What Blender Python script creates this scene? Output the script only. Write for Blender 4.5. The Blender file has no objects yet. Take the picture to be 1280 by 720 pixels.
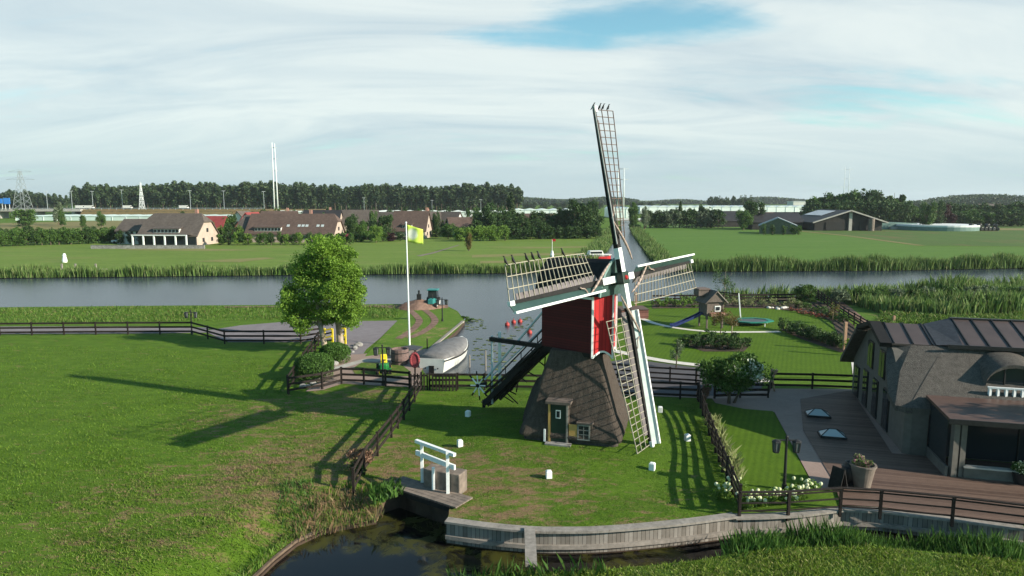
import bpy, bmesh, math, random
import numpy as np
from mathutils import Vector, Matrix, geometry
random.seed(7); RNG = np.random.default_rng(11)
PI = math.pi; R = math.radians
scn = bpy.context.scene; COL = scn.collection
TH = math.atan(111/853.); CH = 13.0
def G(px, py, z=0.0):
    """point of the ground (height z) seen at a pixel of the photograph, used to survey the site plan"""
    x = (px-640)/853.; y = (360-py)/853.
    Y = math.cos(TH)+y*math.sin(TH); Z = -math.sin(TH)+y*math.cos(TH)
    t = (z-CH)/Z
    return (x*t, Y*t)
def GX(px, Y, z=0):
    fw = Y*math.cos(TH)+(CH-z)*math.sin(TH)
    return (px-640)/853.*fw
def GZ(py, Y):
    a = math.atan((360-py)/853.)-TH
    return CH+Y*math.tan(a)
def PL(l, z=0): return [G(a, b, z) for a, b in l]
MC = (3.65, 36.75)
EDGE = None
def gz(x, y):
    r = math.hypot(x-MC[0], y-MC[1]); t = min(1, max(0, 1-(r-3.9)/4.2)); g = .35*t*t*(3-2*t)
    if y < 31 and x < -4.5:     # the field dips to the pond edge
        d = min(segd(x, y, a, b) for a, b in zip(EDGE[:-1], EDGE[1:])); t = max(0, 1-d/3.2)*min(1, max(0, (-4.5-x)/1.5)); g -= .75*t*t*(3-2*t)
    return g
def segd(x, y, a, b):
    dx, dy = b[0]-a[0], b[1]-a[1]; t = max(0, min(1, ((x-a[0])*dx+(y-a[1])*dy)/(dx*dx+dy*dy))); return math.hypot(x-a[0]-t*dx, y-a[1]-t*dy)
EDGE = PL([(150,760),(230,733),(300,712),(340,676),(368,655),(400,641),(470,629)])

# ------------------------------------------------------------ materials
def newmat(name):
    m = bpy.data.materials.new(name); m.use_nodes = True
    nt = m.node_tree; nt.nodes.clear()
    out = nt.nodes.new('ShaderNodeOutputMaterial'); b = nt.nodes.new('ShaderNodeBsdfPrincipled')
    nt.links.new(b.outputs[0], out.inputs[0])
    return m, nt, b
def ramp(nt, fac, stops):
    r = nt.nodes.new('ShaderNodeValToRGB'); nt.links.new(fac, r.inputs[0])
    e = r.color_ramp.elements
    while len(e) < len(stops): e.new(.5)
    for i, (p, c) in enumerate(stops): e[i].position = p; e[i].color = (*c, 1)
    return r.outputs[0]
def noise(nt, vec, scale, detail=6, rough=.6, dist=0, dims='3D'):
    n = nt.nodes.new('ShaderNodeTexNoise'); n.inputs['Scale'].default_value = scale
    n.inputs['Detail'].default_value = detail; n.inputs['Roughness'].default_value = rough; n.inputs['Distortion'].default_value = dist
    nt.links.new(vec, n.inputs['Vector']); return n.outputs['Fac']
def coords(nt, scale=(1,1,1), rot=(0,0,0)):
    tc = nt.nodes.new('ShaderNodeTexCoord'); mp = nt.nodes.new('ShaderNodeMapping')
    nt.links.new(tc.outputs['Object'], mp.inputs[0]); mp.inputs['Scale'].default_value = scale; mp.inputs['Rotation'].default_value = rot
    return mp.outputs[0]
def mix(nt, f, a, b, mode='MIX'):
    m = nt.nodes.new('ShaderNodeMix'); m.data_type = 'RGBA'; m.blend_type = mode
    for s, v in ((m.inputs[0], f), (m.inputs[6], a), (m.inputs[7], b)):
        if hasattr(v, 'is_output') or isinstance(v, bpy.types.NodeSocket): nt.links.new(v, s)
        elif isinstance(v, (int, float)): s.default_value = v
        else: s.default_value = (*v, 1)
    return m.outputs[2]
def math_(nt, op, a, b=0., clamp=False):
    m = nt.nodes.new('ShaderNodeMath'); m.operation = op; m.use_clamp = clamp
    for s, v in ((m.inputs[0], a), (m.inputs[1], b)):
        if isinstance(v, bpy.types.NodeSocket): nt.links.new(v, s)
        else: s.default_value = v
    return m.outputs[0]
def bump(nt, b, h, strength=.3, dist=.05):
    n = nt.nodes.new('ShaderNodeBump'); n.inputs['Strength'].default_value = strength; n.inputs['Distance'].default_value = dist
    nt.links.new(h, n.inputs['Height']); nt.links.new(n.outputs[0], b.inputs['Normal'])
def nmat(name, c1, c2, scale=4, rough=.8, bmp=.2, stretch=(1,1,1), spec=.3, metal=0, bdist=.02):
    m, nt, b = newmat(name); v = coords(nt, stretch)
    n = noise(nt, v, scale); n2 = noise(nt, v, scale*.17, 3)
    f = math_(nt, 'MULTIPLY_ADD', n, .65); nt.nodes[-1].inputs[2].default_value = 0
    f = math_(nt, 'ADD', f, math_(nt, 'MULTIPLY', n2, .35))
    nt.links.new(ramp(nt, f, [(.33, c1), (.67, c2)]), b.inputs['Base Color'])
    b.inputs['Roughness'].default_value = rough; b.inputs['Specular IOR Level'].default_value = spec; b.inputs['Metallic'].default_value = metal
    if bmp: bump(nt, b, n, bmp, bdist)
    return m
def leafmat(name, cols, transl=.25, hue=.12):
    m, nt, b = newmat(name)
    g = nt.nodes.new('ShaderNodeNewGeometry'); oi = nt.nodes.new('ShaderNodeObjectInfo')
    stops = [(i/(len(cols)-1), c) for i, c in enumerate(cols)]
    c = ramp(nt, g.outputs['Random Per Island'], stops)
    v = math_(nt, 'MULTIPLY_ADD', oi.outputs['Random'], hue*2); nt.nodes[-1].inputs[2].default_value = 1-hue
    cc = nt.nodes.new('ShaderNodeVectorMath'); cc.operation = 'SCALE'; nt.links.new(c, cc.inputs[0]); nt.links.new(v, cc.inputs['Scale'])
    nt.links.new(cc.outputs[0], b.inputs['Base Color']); b.inputs['Roughness'].default_value = .6; b.inputs['Specular IOR Level'].default_value = .25
    t = nt.nodes.new('ShaderNodeBsdfTranslucent'); nt.links.new(cc.outputs[0], t.inputs[0])
    mx = nt.nodes.new('ShaderNodeMixShader'); mx.inputs[0].default_value = transl
    nt.links.new(b.outputs[0], mx.inputs[1]); nt.links.new(t.outputs[0], mx.inputs[2])
    nt.links.new(mx.outputs[0], nt.nodes['Material Output'].inputs[0])
    return m
def grassmat(name, dark, light, tan=None, tanlim=(.56,.66), regions=(), bs=.35, fine=9., tanscale=.35, stretch=(1,1,1), stripes=None):
    m, nt, b = newmat(name); v = coords(nt, stretch)
    n1 = noise(nt, v, fine, 8, .75); n2 = noise(nt, v, fine*.09, 5, .6); n3 = noise(nt, v, 1.1, 6, .7)
    f = math_(nt, 'ADD', math_(nt, 'MULTIPLY', n1, .5), math_(nt, 'ADD', math_(nt, 'MULTIPLY', n2, .25), math_(nt, 'MULTIPLY', n3, .25)))
    c = ramp(nt, f, [(.38, dark), (.62, light)])
    if stripes:
        w = nt.nodes.new('ShaderNodeTexWave'); w.inputs['Scale'].default_value = stripes[0]; w.inputs['Distortion'].default_value = 1.5
        mp = coords(nt, (1,1,1), (0,0,stripes[1])); nt.links.new(mp, w.inputs[0])
        c = mix(nt, math_(nt, 'MULTIPLY', w.outputs['Fac'], stripes[2]), c, tuple(x*.55 for x in dark))
    if tan:
        nt2 = noise(nt, v, tanscale*3, 8, .78, .3)
        r = nt.nodes.new('ShaderNodeMapRange'); nt.links.new(nt2, r.inputs[0]); r.inputs[1].default_value = tanlim[0]; r.inputs[2].default_value = tanlim[1]
        f2 = r.outputs[0]
        if regions:
            geo = nt.nodes.new('ShaderNodeTexCoord'); tot = None
            for (x, y, rad, amt) in regions:
                d = nt.nodes.new('ShaderNodeVectorMath'); d.operation = 'DISTANCE'; nt.links.new(geo.outputs['Object'], d.inputs[0]); d.inputs[1].default_value = (x, y, 0)
                q = nt.nodes.new('ShaderNodeMapRange'); nt.links.new(d.outputs['Value'], q.inputs[0]); q.inputs[1].default_value = rad*.35; q.inputs[2].default_value = rad; q.inputs[3].default_value = amt; q.inputs[4].default_value = 0
                q.interpolation_type = 'SMOOTHSTEP'
                tot = q.outputs[0] if tot is None else math_(nt, 'MAXIMUM', tot, q.outputs[0])
            # shift threshold inside regions
            f3 = math_(nt, 'ADD', nt2, math_(nt, 'MULTIPLY', tot, .16)); nt.links.new(f3, r.inputs[0])
        tv = noise(nt, v, fine*.6, 5); tc = ramp(nt, tv, [(.3, tuple(x*.6 for x in tan)), (.7, tan)])
        c = mix(nt, f2, c, tc)
    nt.links.new(c, b.inputs['Base Color']); b.inputs['Roughness'].default_value = .9; b.inputs['Specular IOR Level'].default_value = .12
    n4 = noise(nt, v, fine*2.2, 6, .8); bump(nt, b, math_(nt, 'ADD', n4, math_(nt, 'MULTIPLY', n3, 1.5)), bs, .12)
    return m
def brickmat(name, c1, c2, mortar, s=3., w=.5, h=.25, bmp=.2):
    m, nt, b = newmat(name); t = nt.nodes.new('ShaderNodeTexBrick'); nt.links.new(coords(nt), t.inputs[0])
    t.inputs['Color1'].default_value = (*c1,1); t.inputs['Color2'].default_value = (*c2,1); t.inputs['Mortar'].default_value = (*mortar,1)
    t.inputs['Scale'].default_value = s; t.inputs['Mortar Size'].default_value = .015; t.inputs['Brick Width'].default_value = w; t.inputs['Row Height'].default_value = h
    n = noise(nt, coords(nt), .5, 5); c = mix(nt, .6, t.outputs[0], ramp(nt, n, [(.3, c1), (.7, c2)]))
    nt.links.new(c, b.inputs['Base Color']); b.inputs['Roughness'].default_value = .85
    bump(nt, b, noise(nt, coords(nt), 14), bmp, .01)
    return m
def boardmat(name, c1, c2, width=.14, axis=0, rough=.7, rotz=0):
    m, nt, b = newmat(name); v = coords(nt, (1,1,1), (0,0,rotz))
    s = nt.nodes.new('ShaderNodeSeparateXYZ'); nt.links.new(v, s.inputs[0])
    q = math_(nt, 'DIVIDE', s.outputs[axis], width); fl = math_(nt, 'FLOOR', q); fr = math_(nt, 'FRACT', q)
    wn = nt.nodes.new('ShaderNodeTexWhiteNoise'); wn.noise_dimensions = '1D'; nt.links.new(fl, wn.inputs['W'])
    n = noise(nt, v, 3, 6); f = math_(nt, 'ADD', math_(nt, 'MULTIPLY', wn.outputs[0], .55), math_(nt, 'MULTIPLY', n, .5))
    c = ramp(nt, f, [(.2, c1), (.8, c2)])
    gap = math_(nt, 'LESS_THAN', fr, .1); c = mix(nt, gap, c, tuple(x*.25 for x in c1))
    nt.links.new(c, b.inputs['Base Color']); b.inputs['Roughness'].default_value = rough; b.inputs['Specular IOR Level'].default_value = .25
    return m
def glassmat(name, col=(.02,.025,.03), rough=.05):
    m, nt, b = newmat(name); b.inputs['Base Color'].default_value = (*col,1); b.inputs['Roughness'].default_value = rough; b.inputs['Specular IOR Level'].default_value = .35
    return m
def watermat(name, base, base2, scale, strength, rough, algae=None):
    m, nt, b = newmat(name); v = coords(nt, (1, 1.6, 1)); n = noise(nt, v, scale, 5, .6); n2 = noise(nt, coords(nt), .12, 4)
    c = ramp(nt, n2, [(.3, base), (.7, base2)])
    if algae:
        tot = None; tc = nt.nodes.new('ShaderNodeTexCoord'); na = noise(nt, coords(nt), .9, 7, .7, .6)
        for (x, y, rad) in algae:
            d = nt.nodes.new('ShaderNodeVectorMath'); d.operation = 'DISTANCE'; nt.links.new(tc.outputs['Object'], d.inputs[0]); d.inputs[1].default_value = (x, y, 0)
            q = nt.nodes.new('ShaderNodeMapRange'); nt.links.new(d.outputs['Value'], q.inputs[0]); q.inputs[1].default_value = rad*.5; q.inputs[2].default_value = rad; q.inputs[3].default_value = 1; q.inputs[4].default_value = 0
            tot = q.outputs[0] if tot is None else math_(nt, 'MAXIMUM', tot, q.outputs[0])
        r = nt.nodes.new('ShaderNodeMapRange'); nt.links.new(math_(nt, 'MULTIPLY', tot, na), r.inputs[0]); r.inputs[1].default_value = .42; r.inputs[2].default_value = .6
        c = mix(nt, r.outputs[0], c, (.045,.045,.008)); rr = math_(nt, 'ADD', math_(nt, 'MULTIPLY', r.outputs[0], .5), rough); nt.links.new(rr, b.inputs['Roughness'])
    else: b.inputs['Roughness'].default_value = rough
    nt.links.new(c, b.inputs['Base Color']); b.inputs['Specular IOR Level'].default_value = .5; b.inputs['IOR'].default_value = 1.33
    bump(nt, b, n, strength, .05)
    return m

M = {}
M['thatch'] = nmat('thatch_brown', (.028,.023,.020), (.105,.086,.074), 16, .95, .9, (3,3,.7), .1, bdist=.06)
M['thatch_grey'] = nmat('thatch_grey', (.045,.040,.037), (.14,.127,.115), 9, .95, .9, (3,3,.8), .1, bdist=.06)
M['red'] = boardmat('red_boards', (.17,.008,.012), (.26,.012,.016), .16, 0)
M['redbright'] = boardmat('red_paint', (.26,.010,.013), (.45,.018,.02), .2, 0)
M['white'] = nmat('white_paint', (.62,.64,.65), (.82,.83,.83), 5, .5, .1)
M['green'] = nmat('dark_green_paint', (.022,.048,.044), (.04,.078,.07), 4, .45, .1)
M['greendoor'] = nmat('bottle_green_paint', (.006,.02,.014), (.012,.03,.022), 4, .45, .1)
M['tar'] = nmat('tarred_wood', (.006,.006,.007), (.02,.018,.018), 6, .75, .3, (1,1,1), .2)
M['fence'] = nmat('stained_fence_wood', (.012,.009,.008), (.035,.027,.024), 6, .8, .3, (1,1,.3), .15)
M['lath'] = nmat('weathered_lath', (.20,.18,.14), (.37,.34,.275), 7, .8, .1)
M['lathred'] = nmat('reddish_lath', (.085,.06,.055), (.17,.125,.11), 7, .8, .1)
M['cloth'] = nmat('rolled_sailcloth', (.26,.19,.16), (.42,.33,.29), 8, .95, .5)
M['ochre'] = nmat('ochre_paint', (.38,.22,.07), (.52,.32,.11), 4, .6, .1)
M['glass'] = glassmat('window_glass')
M['glasspale'] = glassmat('pale_glass', (.38,.42,.43), .35)
M['lampglass'] = glassmat('lamp_glass', (.09,.10,.10), .15)
M['iron'] = nmat('black_iron', (.01,.01,.011), (.025,.025,.027), 6, .5, .1)
M['steel'] = nmat('galvanised_steel', (.55,.57,.58), (.72,.74,.74), 2, .5, .05)
M['pylon'] = nmat('grey_lattice_steel', (.22,.25,.27), (.32,.35,.37), 2, .6, .05)
M['stone'] = nmat('grey_stone', (.12,.11,.10), (.34,.33,.32), 3, .9, .6)
M['concrete'] = nmat('concrete', (.26,.24,.22), (.42,.40,.37), 2, .9, .3)
M['concrete_dark'] = nmat('weathered_concrete', (.09,.075,.065), (.24,.19,.16), 3, .9, .5)
M['plank'] = boardmat('grey_planks', (.13,.115,.10), (.27,.25,.23), .17, 0, .85)
M['capplank'] = nmat('weathered_oak', (.15,.135,.12), (.30,.27,.245), 5, .85, .5, (1,1,1))
M['deck'] = boardmat('deck_boards', (.075,.046,.036), (.15,.098,.077), .15, 1, .65, R(14.5))
M['brick'] = brickmat('brick_paving', (.20,.14,.115), (.29,.21,.18), (.13,.10,.095), 5)
M['brickred'] = brickmat('red_brick', (.30,.10,.075), (.38,.15,.11), (.3,.26,.22), 5)
M['asphalt'] = nmat('grey_paving', (.145,.125,.135), (.20,.178,.19), 1.2, .9, .2)
M['darkroad'] = nmat('dark_paving', (.055,.052,.06), (.09,.085,.095), 1.2, .9, .2)
M['shell'] = nmat('shell_path', (.46,.43,.39), (.66,.62,.57), 4, .95, .3)
M['soil'] = nmat('bare_soil', (.10,.055,.04), (.24,.15,.115), 1.6, .95, .8, bdist=.15)
M['soildark'] = nmat('bed_soil', (.03,.02,.014), (.075,.05,.036), 2, .95, .6, bdist=.1)
M['bark'] = nmat('bark', (.07,.05,.035), (.18,.135,.10), 8, .9, .6, (1,1,.3))
M['barklight'] = nmat('pale_bark', (.22,.17,.12), (.40,.33,.25), 8, .9, .5, (1,1,.3))
M['wood'] = nmat('larch_wood', (.30,.17,.11), (.45,.28,.19), 6, .8, .3, (1,1,.3))
M['playwood'] = nmat('grey_play_wood', (.075,.06,.052), (.15,.12,.105), 6, .85, .3)
M['stucco'] = nmat('grey_render', (.085,.078,.07), (.125,.116,.105), 3, .9, .2)
M['zinc'] = nmat('brown_standing_seam_metal', (.05,.034,.031), (.085,.06,.055), .8, .5, .05, spec=.45)
M['slate'] = nmat('blue_grey_lead', (.035,.037,.045), (.07,.073,.085), 5, .7, .5)
M['copper'] = nmat('copper_brown_sheet', (.06,.034,.026), (.11,.065,.05), 1.5, .45, .08, spec=.5)
M['pink'] = nmat('cream_plaster', (.32,.25,.21), (.43,.35,.30), 1, .9, .05)
M['cream'] = nmat('white_plaster', (.50,.49,.46), (.65,.64,.61), 1, .9, .05)
M['tilebrown'] = nmat('brown_roof_tile', (.062,.040,.034), (.115,.077,.064), 1.5, .85, .3)
M['tilered'] = nmat('red_roof_tile', (.17,.028,.03), (.25,.05,.048), 1.5, .8, .3)
M['tilegrey'] = nmat('grey_roof_tile', (.062,.050,.044), (.115,.094,.083), 1.5, .85, .3)
M['darkroof'] = nmat('dark_sheet_roof', (.018,.017,.019), (.036,.034,.038), .6, .6, .1)
M['darkwall'] = nmat('dark_barn_boards', (.010,.010,.009), (.025,.023,.022), .8, .8, .1)
M['ghglass'] = nmat('greenhouse_glass', (.62,.68,.66), (.82,.86,.84), .08, .35, 0, (1,1,1), .5)
M['teal'] = nmat('turquoise_paint', (.02,.15,.15), (.04,.22,.21), 3, .5, .1)
M['trampad'] = nmat('green_tramp_pad', (.005,.12,.09), (.01,.18,.13), 3, .5, .1)
M['blue'] = nmat('blue_plastic', (.012,.022,.09), (.02,.035,.14), 3, .4, 0)
M['signblue'] = nmat('sign_blue', (.03,.17,.55), (.04,.22,.65), 1, .5, 0)
M['jdgreen'] = nmat('green_enamel', (.01,.13,.03), (.02,.2,.045), 3, .4, 0)
M['yellow'] = nmat('yellow_paint', (.65,.50,.02), (.82,.64,.04), 3, .5, .05)
M['rubber'] = nmat('black_rubber', (.008,.008,.008), (.018,.018,.018), 8, .8, .1)
M['tarp'] = nmat('grey_boat_cover', (.10,.097,.10), (.19,.185,.19), 1.6, .75, .7, bdist=.12)
M['hull'] = nmat('white_hull', (.50,.50,.48), (.66,.66,.64), 1.2, .3, 0)
M['ball'] = nmat('red_float', (.28,.03,.03), (.42,.06,.05), 3, .5, 0)
M['buoyred'] = nmat('faded_red', (.20,.03,.04), (.32,.06,.07), 5, .6, .1)
M['terracotta'] = nmat('grey_terracotta', (.11,.088,.076), (.185,.152,.13), 3, .8, .2)
M['flag'] = None
M['bird'] = nmat('black_feathers', (.006,.006,.008), (.015,.015,.018), 8, .6, 0)
M['blackbag'] = nmat('black_film', (.008,.009,.011), (.02,.02,.024), 2, .35, .2)
M['tank'] = nmat('tank_green', (.09,.16,.14), (.14,.22,.2), .5, .6, 0)
M['parasol'] = nmat('pink_cloth', (.5,.06,.14), (.62,.1,.2), 3, .8, 0)
L = {}
L['willow'] = leafmat('willow_leaves', [(.08,.15,.014),(.14,.25,.028),(.21,.34,.05)], .4)
L['dark'] = leafmat('dark_leaves', [(.018,.045,.012),(.035,.075,.018),(.06,.105,.025)], .2)
L['mid'] = leafmat('mid_leaves', [(.03,.07,.012),(.055,.115,.02),(.09,.16,.03)], .25)
L['light'] = leafmat('light_leaves', [(.07,.13,.015),(.12,.21,.03),(.17,.27,.05)], .3)
L['pine'] = leafmat('wood_leaves', [(.022,.045,.018),(.04,.07,.026),(.065,.095,.035)], .15)
L['grey'] = leafmat('grey_leaves', [(.07,.10,.05),(.12,.155,.09),(.18,.22,.14)], .25)
L['purple'] = leafmat('purple_leaves', [(.02,.008,.010),(.045,.016,.02),(.07,.03,.03)], .2)
L['rust'] = leafmat('rust_leaves', [(.10,.05,.02),(.15,.11,.03),(.12,.16,.04)], .25)
L['box'] = leafmat('box_leaves', [(.03,.075,.012),(.055,.12,.018),(.08,.165,.03)], .2)
L['brownbush'] = leafmat('brown_twigs', [(.12,.06,.035),(.2,.11,.07),(.28,.17,.12)], .1)
L['reed'] = leafmat('reed_blades', [(.045,.095,.018),(.085,.15,.03),(.13,.20,.055),(.17,.19,.08)], .25)
L['reeddark'] = leafmat('dark_reed_blades', [(.03,.075,.014),(.05,.12,.02),(.09,.17,.03)], .25)
L['reeddry'] = leafmat('dry_reed_blades', [(.13,.075,.04),(.20,.125,.07),(.26,.18,.11),(.09,.13,.03),(.07,.12,.02)], .2)
L['grass'] = leafmat('meadow_blades', [(.045,.10,.012),(.075,.155,.02),(.11,.20,.028),(.19,.17,.07)], .25)
L['white'] = leafmat('white_blossom', [(.45,.5,.38),(.65,.66,.58),(.2,.3,.1)], .25)
L['paleflower'] = leafmat('pale_hydrangea', [(.55,.6,.32),(.75,.76,.55),(.3,.42,.1)], .2)
L['redflower'] = leafmat('red_bedding', [(.35,.08,.05),(.2,.05,.05),(.12,.14,.04)], .2)
L['ornam'] = leafmat('ornamental_blades', [(.18,.2,.08),(.28,.29,.14),(.12,.18,.04)], .25)
L['pad'] = leafmat('lily_pads', [(.06,.085,.02),(.10,.13,.035),(.15,.17,.06)], .05)
L['purpleflower'] = leafmat('purple_bloom', [(.20,.04,.14),(.09,.17,.03),(.12,.22,.05),(.35,.10,.2)], .2)

# ------------------------------------------------------------ mesh builder
class MB:
    def __init__(s): s.v = []; s.f = []; s.m = []; s.mi = 0
    def add(s, vs, fs):
        o = len(s.v); s.v += [tuple(v) for v in vs]; s.f += [tuple(i+o for i in f) for f in fs]; s.m += [s.mi]*len(fs); return s
    def box(s, c, d, rz=0, taper=1.):
        vs = []
        for z, k in ((-1,1.),(1,taper)):
            for x, y in ((-1,-1),(1,-1),(1,1),(-1,1)):
                X, Y = x*d[0]/2*k, y*d[1]/2*k
                vs.append((c[0]+X*math.cos(rz)-Y*math.sin(rz), c[1]+X*math.sin(rz)+Y*math.cos(rz), c[2]+z*d[2]/2))
        return s.add(vs, [(0,3,2,1),(4,5,6,7),(0,1,5,4),(1,2,6,5),(2,3,7,6),(3,0,4,7)])
    def beam(s, p, q, w, h, up=(0,0,1), w2=None, h2=None):
        p, q = Vector(p), Vector(q); d = (q-p).normalized(); up = Vector(up)
        if abs(d.dot(up)) > .98: up = Vector((1,0,0))
        x = d.cross(up).normalized(); y = x.cross(d).normalized(); w2 = w2 or w; h2 = h2 or h
        vs = [p+x*a*w/2+y*b*h/2 for a, b in ((-1,-1),(1,-1),(1,1),(-1,1))]+[q+x*a*w2/2+y*b*h2/2 for a, b in ((-1,-1),(1,-1),(1,1),(-1,1))]
        return s.add(vs, [(0,3,2,1),(4,5,6,7),(0,1,5,4),(1,2,6,5),(2,3,7,6),(3,0,4,7)])
    def tube(s, p, q, r0, r1=None, n=10):
        p, q = Vector(p), Vector(q); d = (q-p).normalized(); r1 = r0 if r1 is None else r1
        up = Vector((0,0,1)) if abs(d.z) < .95 else Vector((1,0,0)); x = d.cross(up).normalized(); y = x.cross(d)
        a = [2*PI*i/n for i in range(n)]
        vs = [p+(x*math.cos(t)+y*math.sin(t))*r0 for t in a]+[q+(x*math.cos(t)+y*math.sin(t))*r1 for t in a]
        return s.add(vs, [(i,(i+1)%n,n+(i+1)%n,n+i) for i in range(n)]+[tuple(range(n-1,-1,-1)),tuple(range(n,2*n))])
    def path(s, pts, r, n=6):
        for i in range(len(pts)-1):
            r0 = r[i] if isinstance(r, list) else r; r1 = r[i+1] if isinstance(r, list) else r
            s.tube(pts[i], pts[i+1], r0, r1, n)
        return s
    def rings(s, rings, cap=True):
        n = len(rings[0]); vs = [v for r in rings for v in r]; fs = []
        for k in range(len(rings)-1):
            for i in range(n): j = (i+1)%n; fs.append((k*n+i, k*n+j, (k+1)*n+j, (k+1)*n+i))
        if cap: fs += [tuple(range(n-1,-1,-1)), tuple((len(rings)-1)*n+i for i in range(n))]
        return s.add(vs, fs)
    def lathe(s, c, prof, n=16, sx=1, sy=1):
        return s.rings([[(c[0]+r*math.cos(2*PI*i/n)*sx, c[1]+r*math.sin(2*PI*i/n)*sy, c[2]+z) for i in range(n)] for r, z in prof])
    def ball(s, c, r, n=12, sq=1.):
        return s.lathe(c, [(max(.001, r*math.sin(PI*k/8)), -r*sq*math.cos(PI*k/8)) for k in range(9)], n)
    def prism(s, poly, dirv):
        n = len(poly); d = Vector(dirv); a = [Vector(p) for p in poly]
        vs = a+[p+d for p in a]
        return s.add(vs, [tuple(range(n-1,-1,-1)), tuple(range(n,2*n))]+[(i,(i+1)%n,n+(i+1)%n,n+i) for i in range(n)])
    def build(s, name, mat, parent=None, smooth=False, world=False, bevel=0):
        me = bpy.data.meshes.new(name); me.from_pydata(s.v, [], s.f); me.update()
        bm = bmesh.new(); bm.from_mesh(me); bmesh.ops.recalc_face_normals(bm, faces=bm.faces); bm.to_mesh(me); bm.free()
        ms = mat if isinstance(mat, (list, tuple)) else [mat]
        for x in ms: me.materials.append(x)
        if len(ms) > 1: me.polygons.foreach_set('material_index', s.m)
        if smooth: me.polygons.foreach_set('use_smooth', [True]*len(me.polygons))
        o = bpy.data.objects.new(name, me); COL.objects.link(o)
        if parent:
            o.parent = parent
            if world:
                r = parent
                while r.parent: r = r.parent
                me.transform((Matrix.Translation(r.location) @ Matrix.Rotation(r.rotation_euler.z, 4, 'Z')).inverted())
        if bevel:
            b = o.modifiers.new('bev', 'BEVEL'); b.width = bevel; b.segments = 2; b.limit_method = 'ANGLE'
        return o
def tag(o, label=None, cat=None, group=None, kind=None):
    for k, v in (('label', label), ('category', cat), ('group', group), ('kind', kind)):
        if v: o[k] = v
    return o
def thing(name, label, cat, loc=(0,0,0), rz=0, group=None):
    o = bpy.data.objects.new(name, None); COL.objects.link(o); o.location = loc; o.rotation_euler = (0,0,rz); o.empty_display_size = .3
    return tag(o, label, cat, group)
def inst(me, name, parent, loc=(0,0,0), rz=0, scale=(1,1,1)):
    o = bpy.data.objects.new(name, me); COL.objects.link(o); o.parent = parent; o.location = loc; o.rotation_euler = (0,0,rz); o.scale = scale; return o
def copy_tree(o, parent=None):
    c = o.copy(); COL.objects.link(c); c.parent = parent
    for ch in [x for x in bpy.data.objects if x.parent == o]: copy_tree(ch, c)
    return c
def npmesh(name, verts, nper, mat):
    """verts (N, nper, 3): N separate faces"""
    N = len(verts); me = bpy.data.meshes.new(name)
    me.vertices.add(N*nper); me.vertices.foreach_set('co', verts.reshape(-1).astype(np.float32))
    me.loops.add(N*nper); me.loops.foreach_set('vertex_index', np.arange(N*nper, dtype=np.int32))
    me.polygons.add(N); me.polygons.foreach_set('loop_start', np.arange(0, N*nper, nper, dtype=np.int32))
    me.update(calc_edges=True); me.materials.append(mat); return me
def meshobj(me, name, parent=None):
    o = bpy.data.objects.new(name, me); COL.objects.link(o); o.parent = parent; return o
def leaves(centers, size, mat, name='crown', aspect=.6, upbias=0.):
    N = len(centers); a = RNG.normal(size=(N,3)); a /= np.linalg.norm(a, axis=1)[:,None]
    nn = RNG.normal(size=(N,3)); nn[:,2] += upbias; b = np.cross(a, nn); b /= np.linalg.norm(b, axis=1)[:,None]
    s = (size*(.6+.8*RNG.random(N)))[:,None]
    a = a*s*.5; b = b*s*.5*aspect
    v = np.stack([centers-a, centers+b*1.0-a*.1, centers+a, centers-b-a*.1], 1)
    return npmesh(name, v, 4, mat)
def crownpts(n, rx, ry, rz, cz, nclump=30, spread=.28, egg=0.):
    """leaf positions gathered in clumps over an uneven ellipsoid"""
    c = RNG.normal(size=(nclump,3)); c /= np.linalg.norm(c, axis=1)[:,None]
    c *= (RNG.random(nclump)**.45)[:,None]*.84
    w = RNG.random(nclump)+.4; w /= w.sum(); k = RNG.choice(nclump, n, p=w)
    rr = spread*(.6+.8*RNG.random(nclump))
    d = RNG.normal(size=(n,3)); d /= np.linalg.norm(d, axis=1)[:,None]; d *= (RNG.random(n)**.4)[:,None]
    p = c[k]+d*rr[k][:,None]
    t = (p[:,2]+1)/2; p[:,:2] *= (1-egg*(t-.3))[:,None]
    return p*np.array([rx,ry,rz])+np.array([0,0,cz])
def inpoly(P, poly):
    x, y = P[:,0], P[:,1]; r = np.zeros(len(P), bool); n = len(poly)
    for i in range(n):
        x0, y0 = poly[i]; x1, y1 = poly[(i+1)%n]
        if y0 == y1: continue
        c = ((y0 > y) != (y1 > y)) & (x < (x1-x0)*(y-y0)/(y1-y0)+x0); r ^= c
    return r
def sample(poly, density, nmax=400000):
    a = np.array(poly); lo, hi = a.min(0), a.max(0); n = int(min(nmax, (hi-lo).prod()*density))
    P = lo+RNG.random((n,2))*(hi-lo); return P[inpoly(P, poly)]
def blades(P, z, hmin, hmax, w, mat, name, lean=.25, patch=None):
    N = len(P); h = hmin+(hmax-hmin)*RNG.random(N)
    if patch: h *= .65+.7*(.5+.5*np.sin(P[:,0]*patch+1.3*np.sin(P[:,1]*patch*.7))*np.cos(P[:,1]*patch*.9+P[:,0]*.37*patch))
    a = RNG.random(N)*2*PI; l = RNG.normal(size=(N,2))*lean*h[:,None]
    zz = z if np.ndim(z) else np.full(N, z)
    b0 = np.stack([P[:,0]-np.cos(a)*w/2, P[:,1]-np.sin(a)*w/2, zz], 1); b1 = np.stack([P[:,0]+np.cos(a)*w/2, P[:,1]+np.sin(a)*w/2, zz], 1)
    m = np.stack([P[:,0]+l[:,0]*.35+np.cos(a)*w*.35, P[:,1]+l[:,1]*.35+np.sin(a)*w*.35, zz+h*.6], 1)
    t = np.stack([P[:,0]+l[:,0], P[:,1]+l[:,1], zz+h], 1)
    return npmesh(name, np.stack([b0,b1,m,t], 1), 4, mat)
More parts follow.
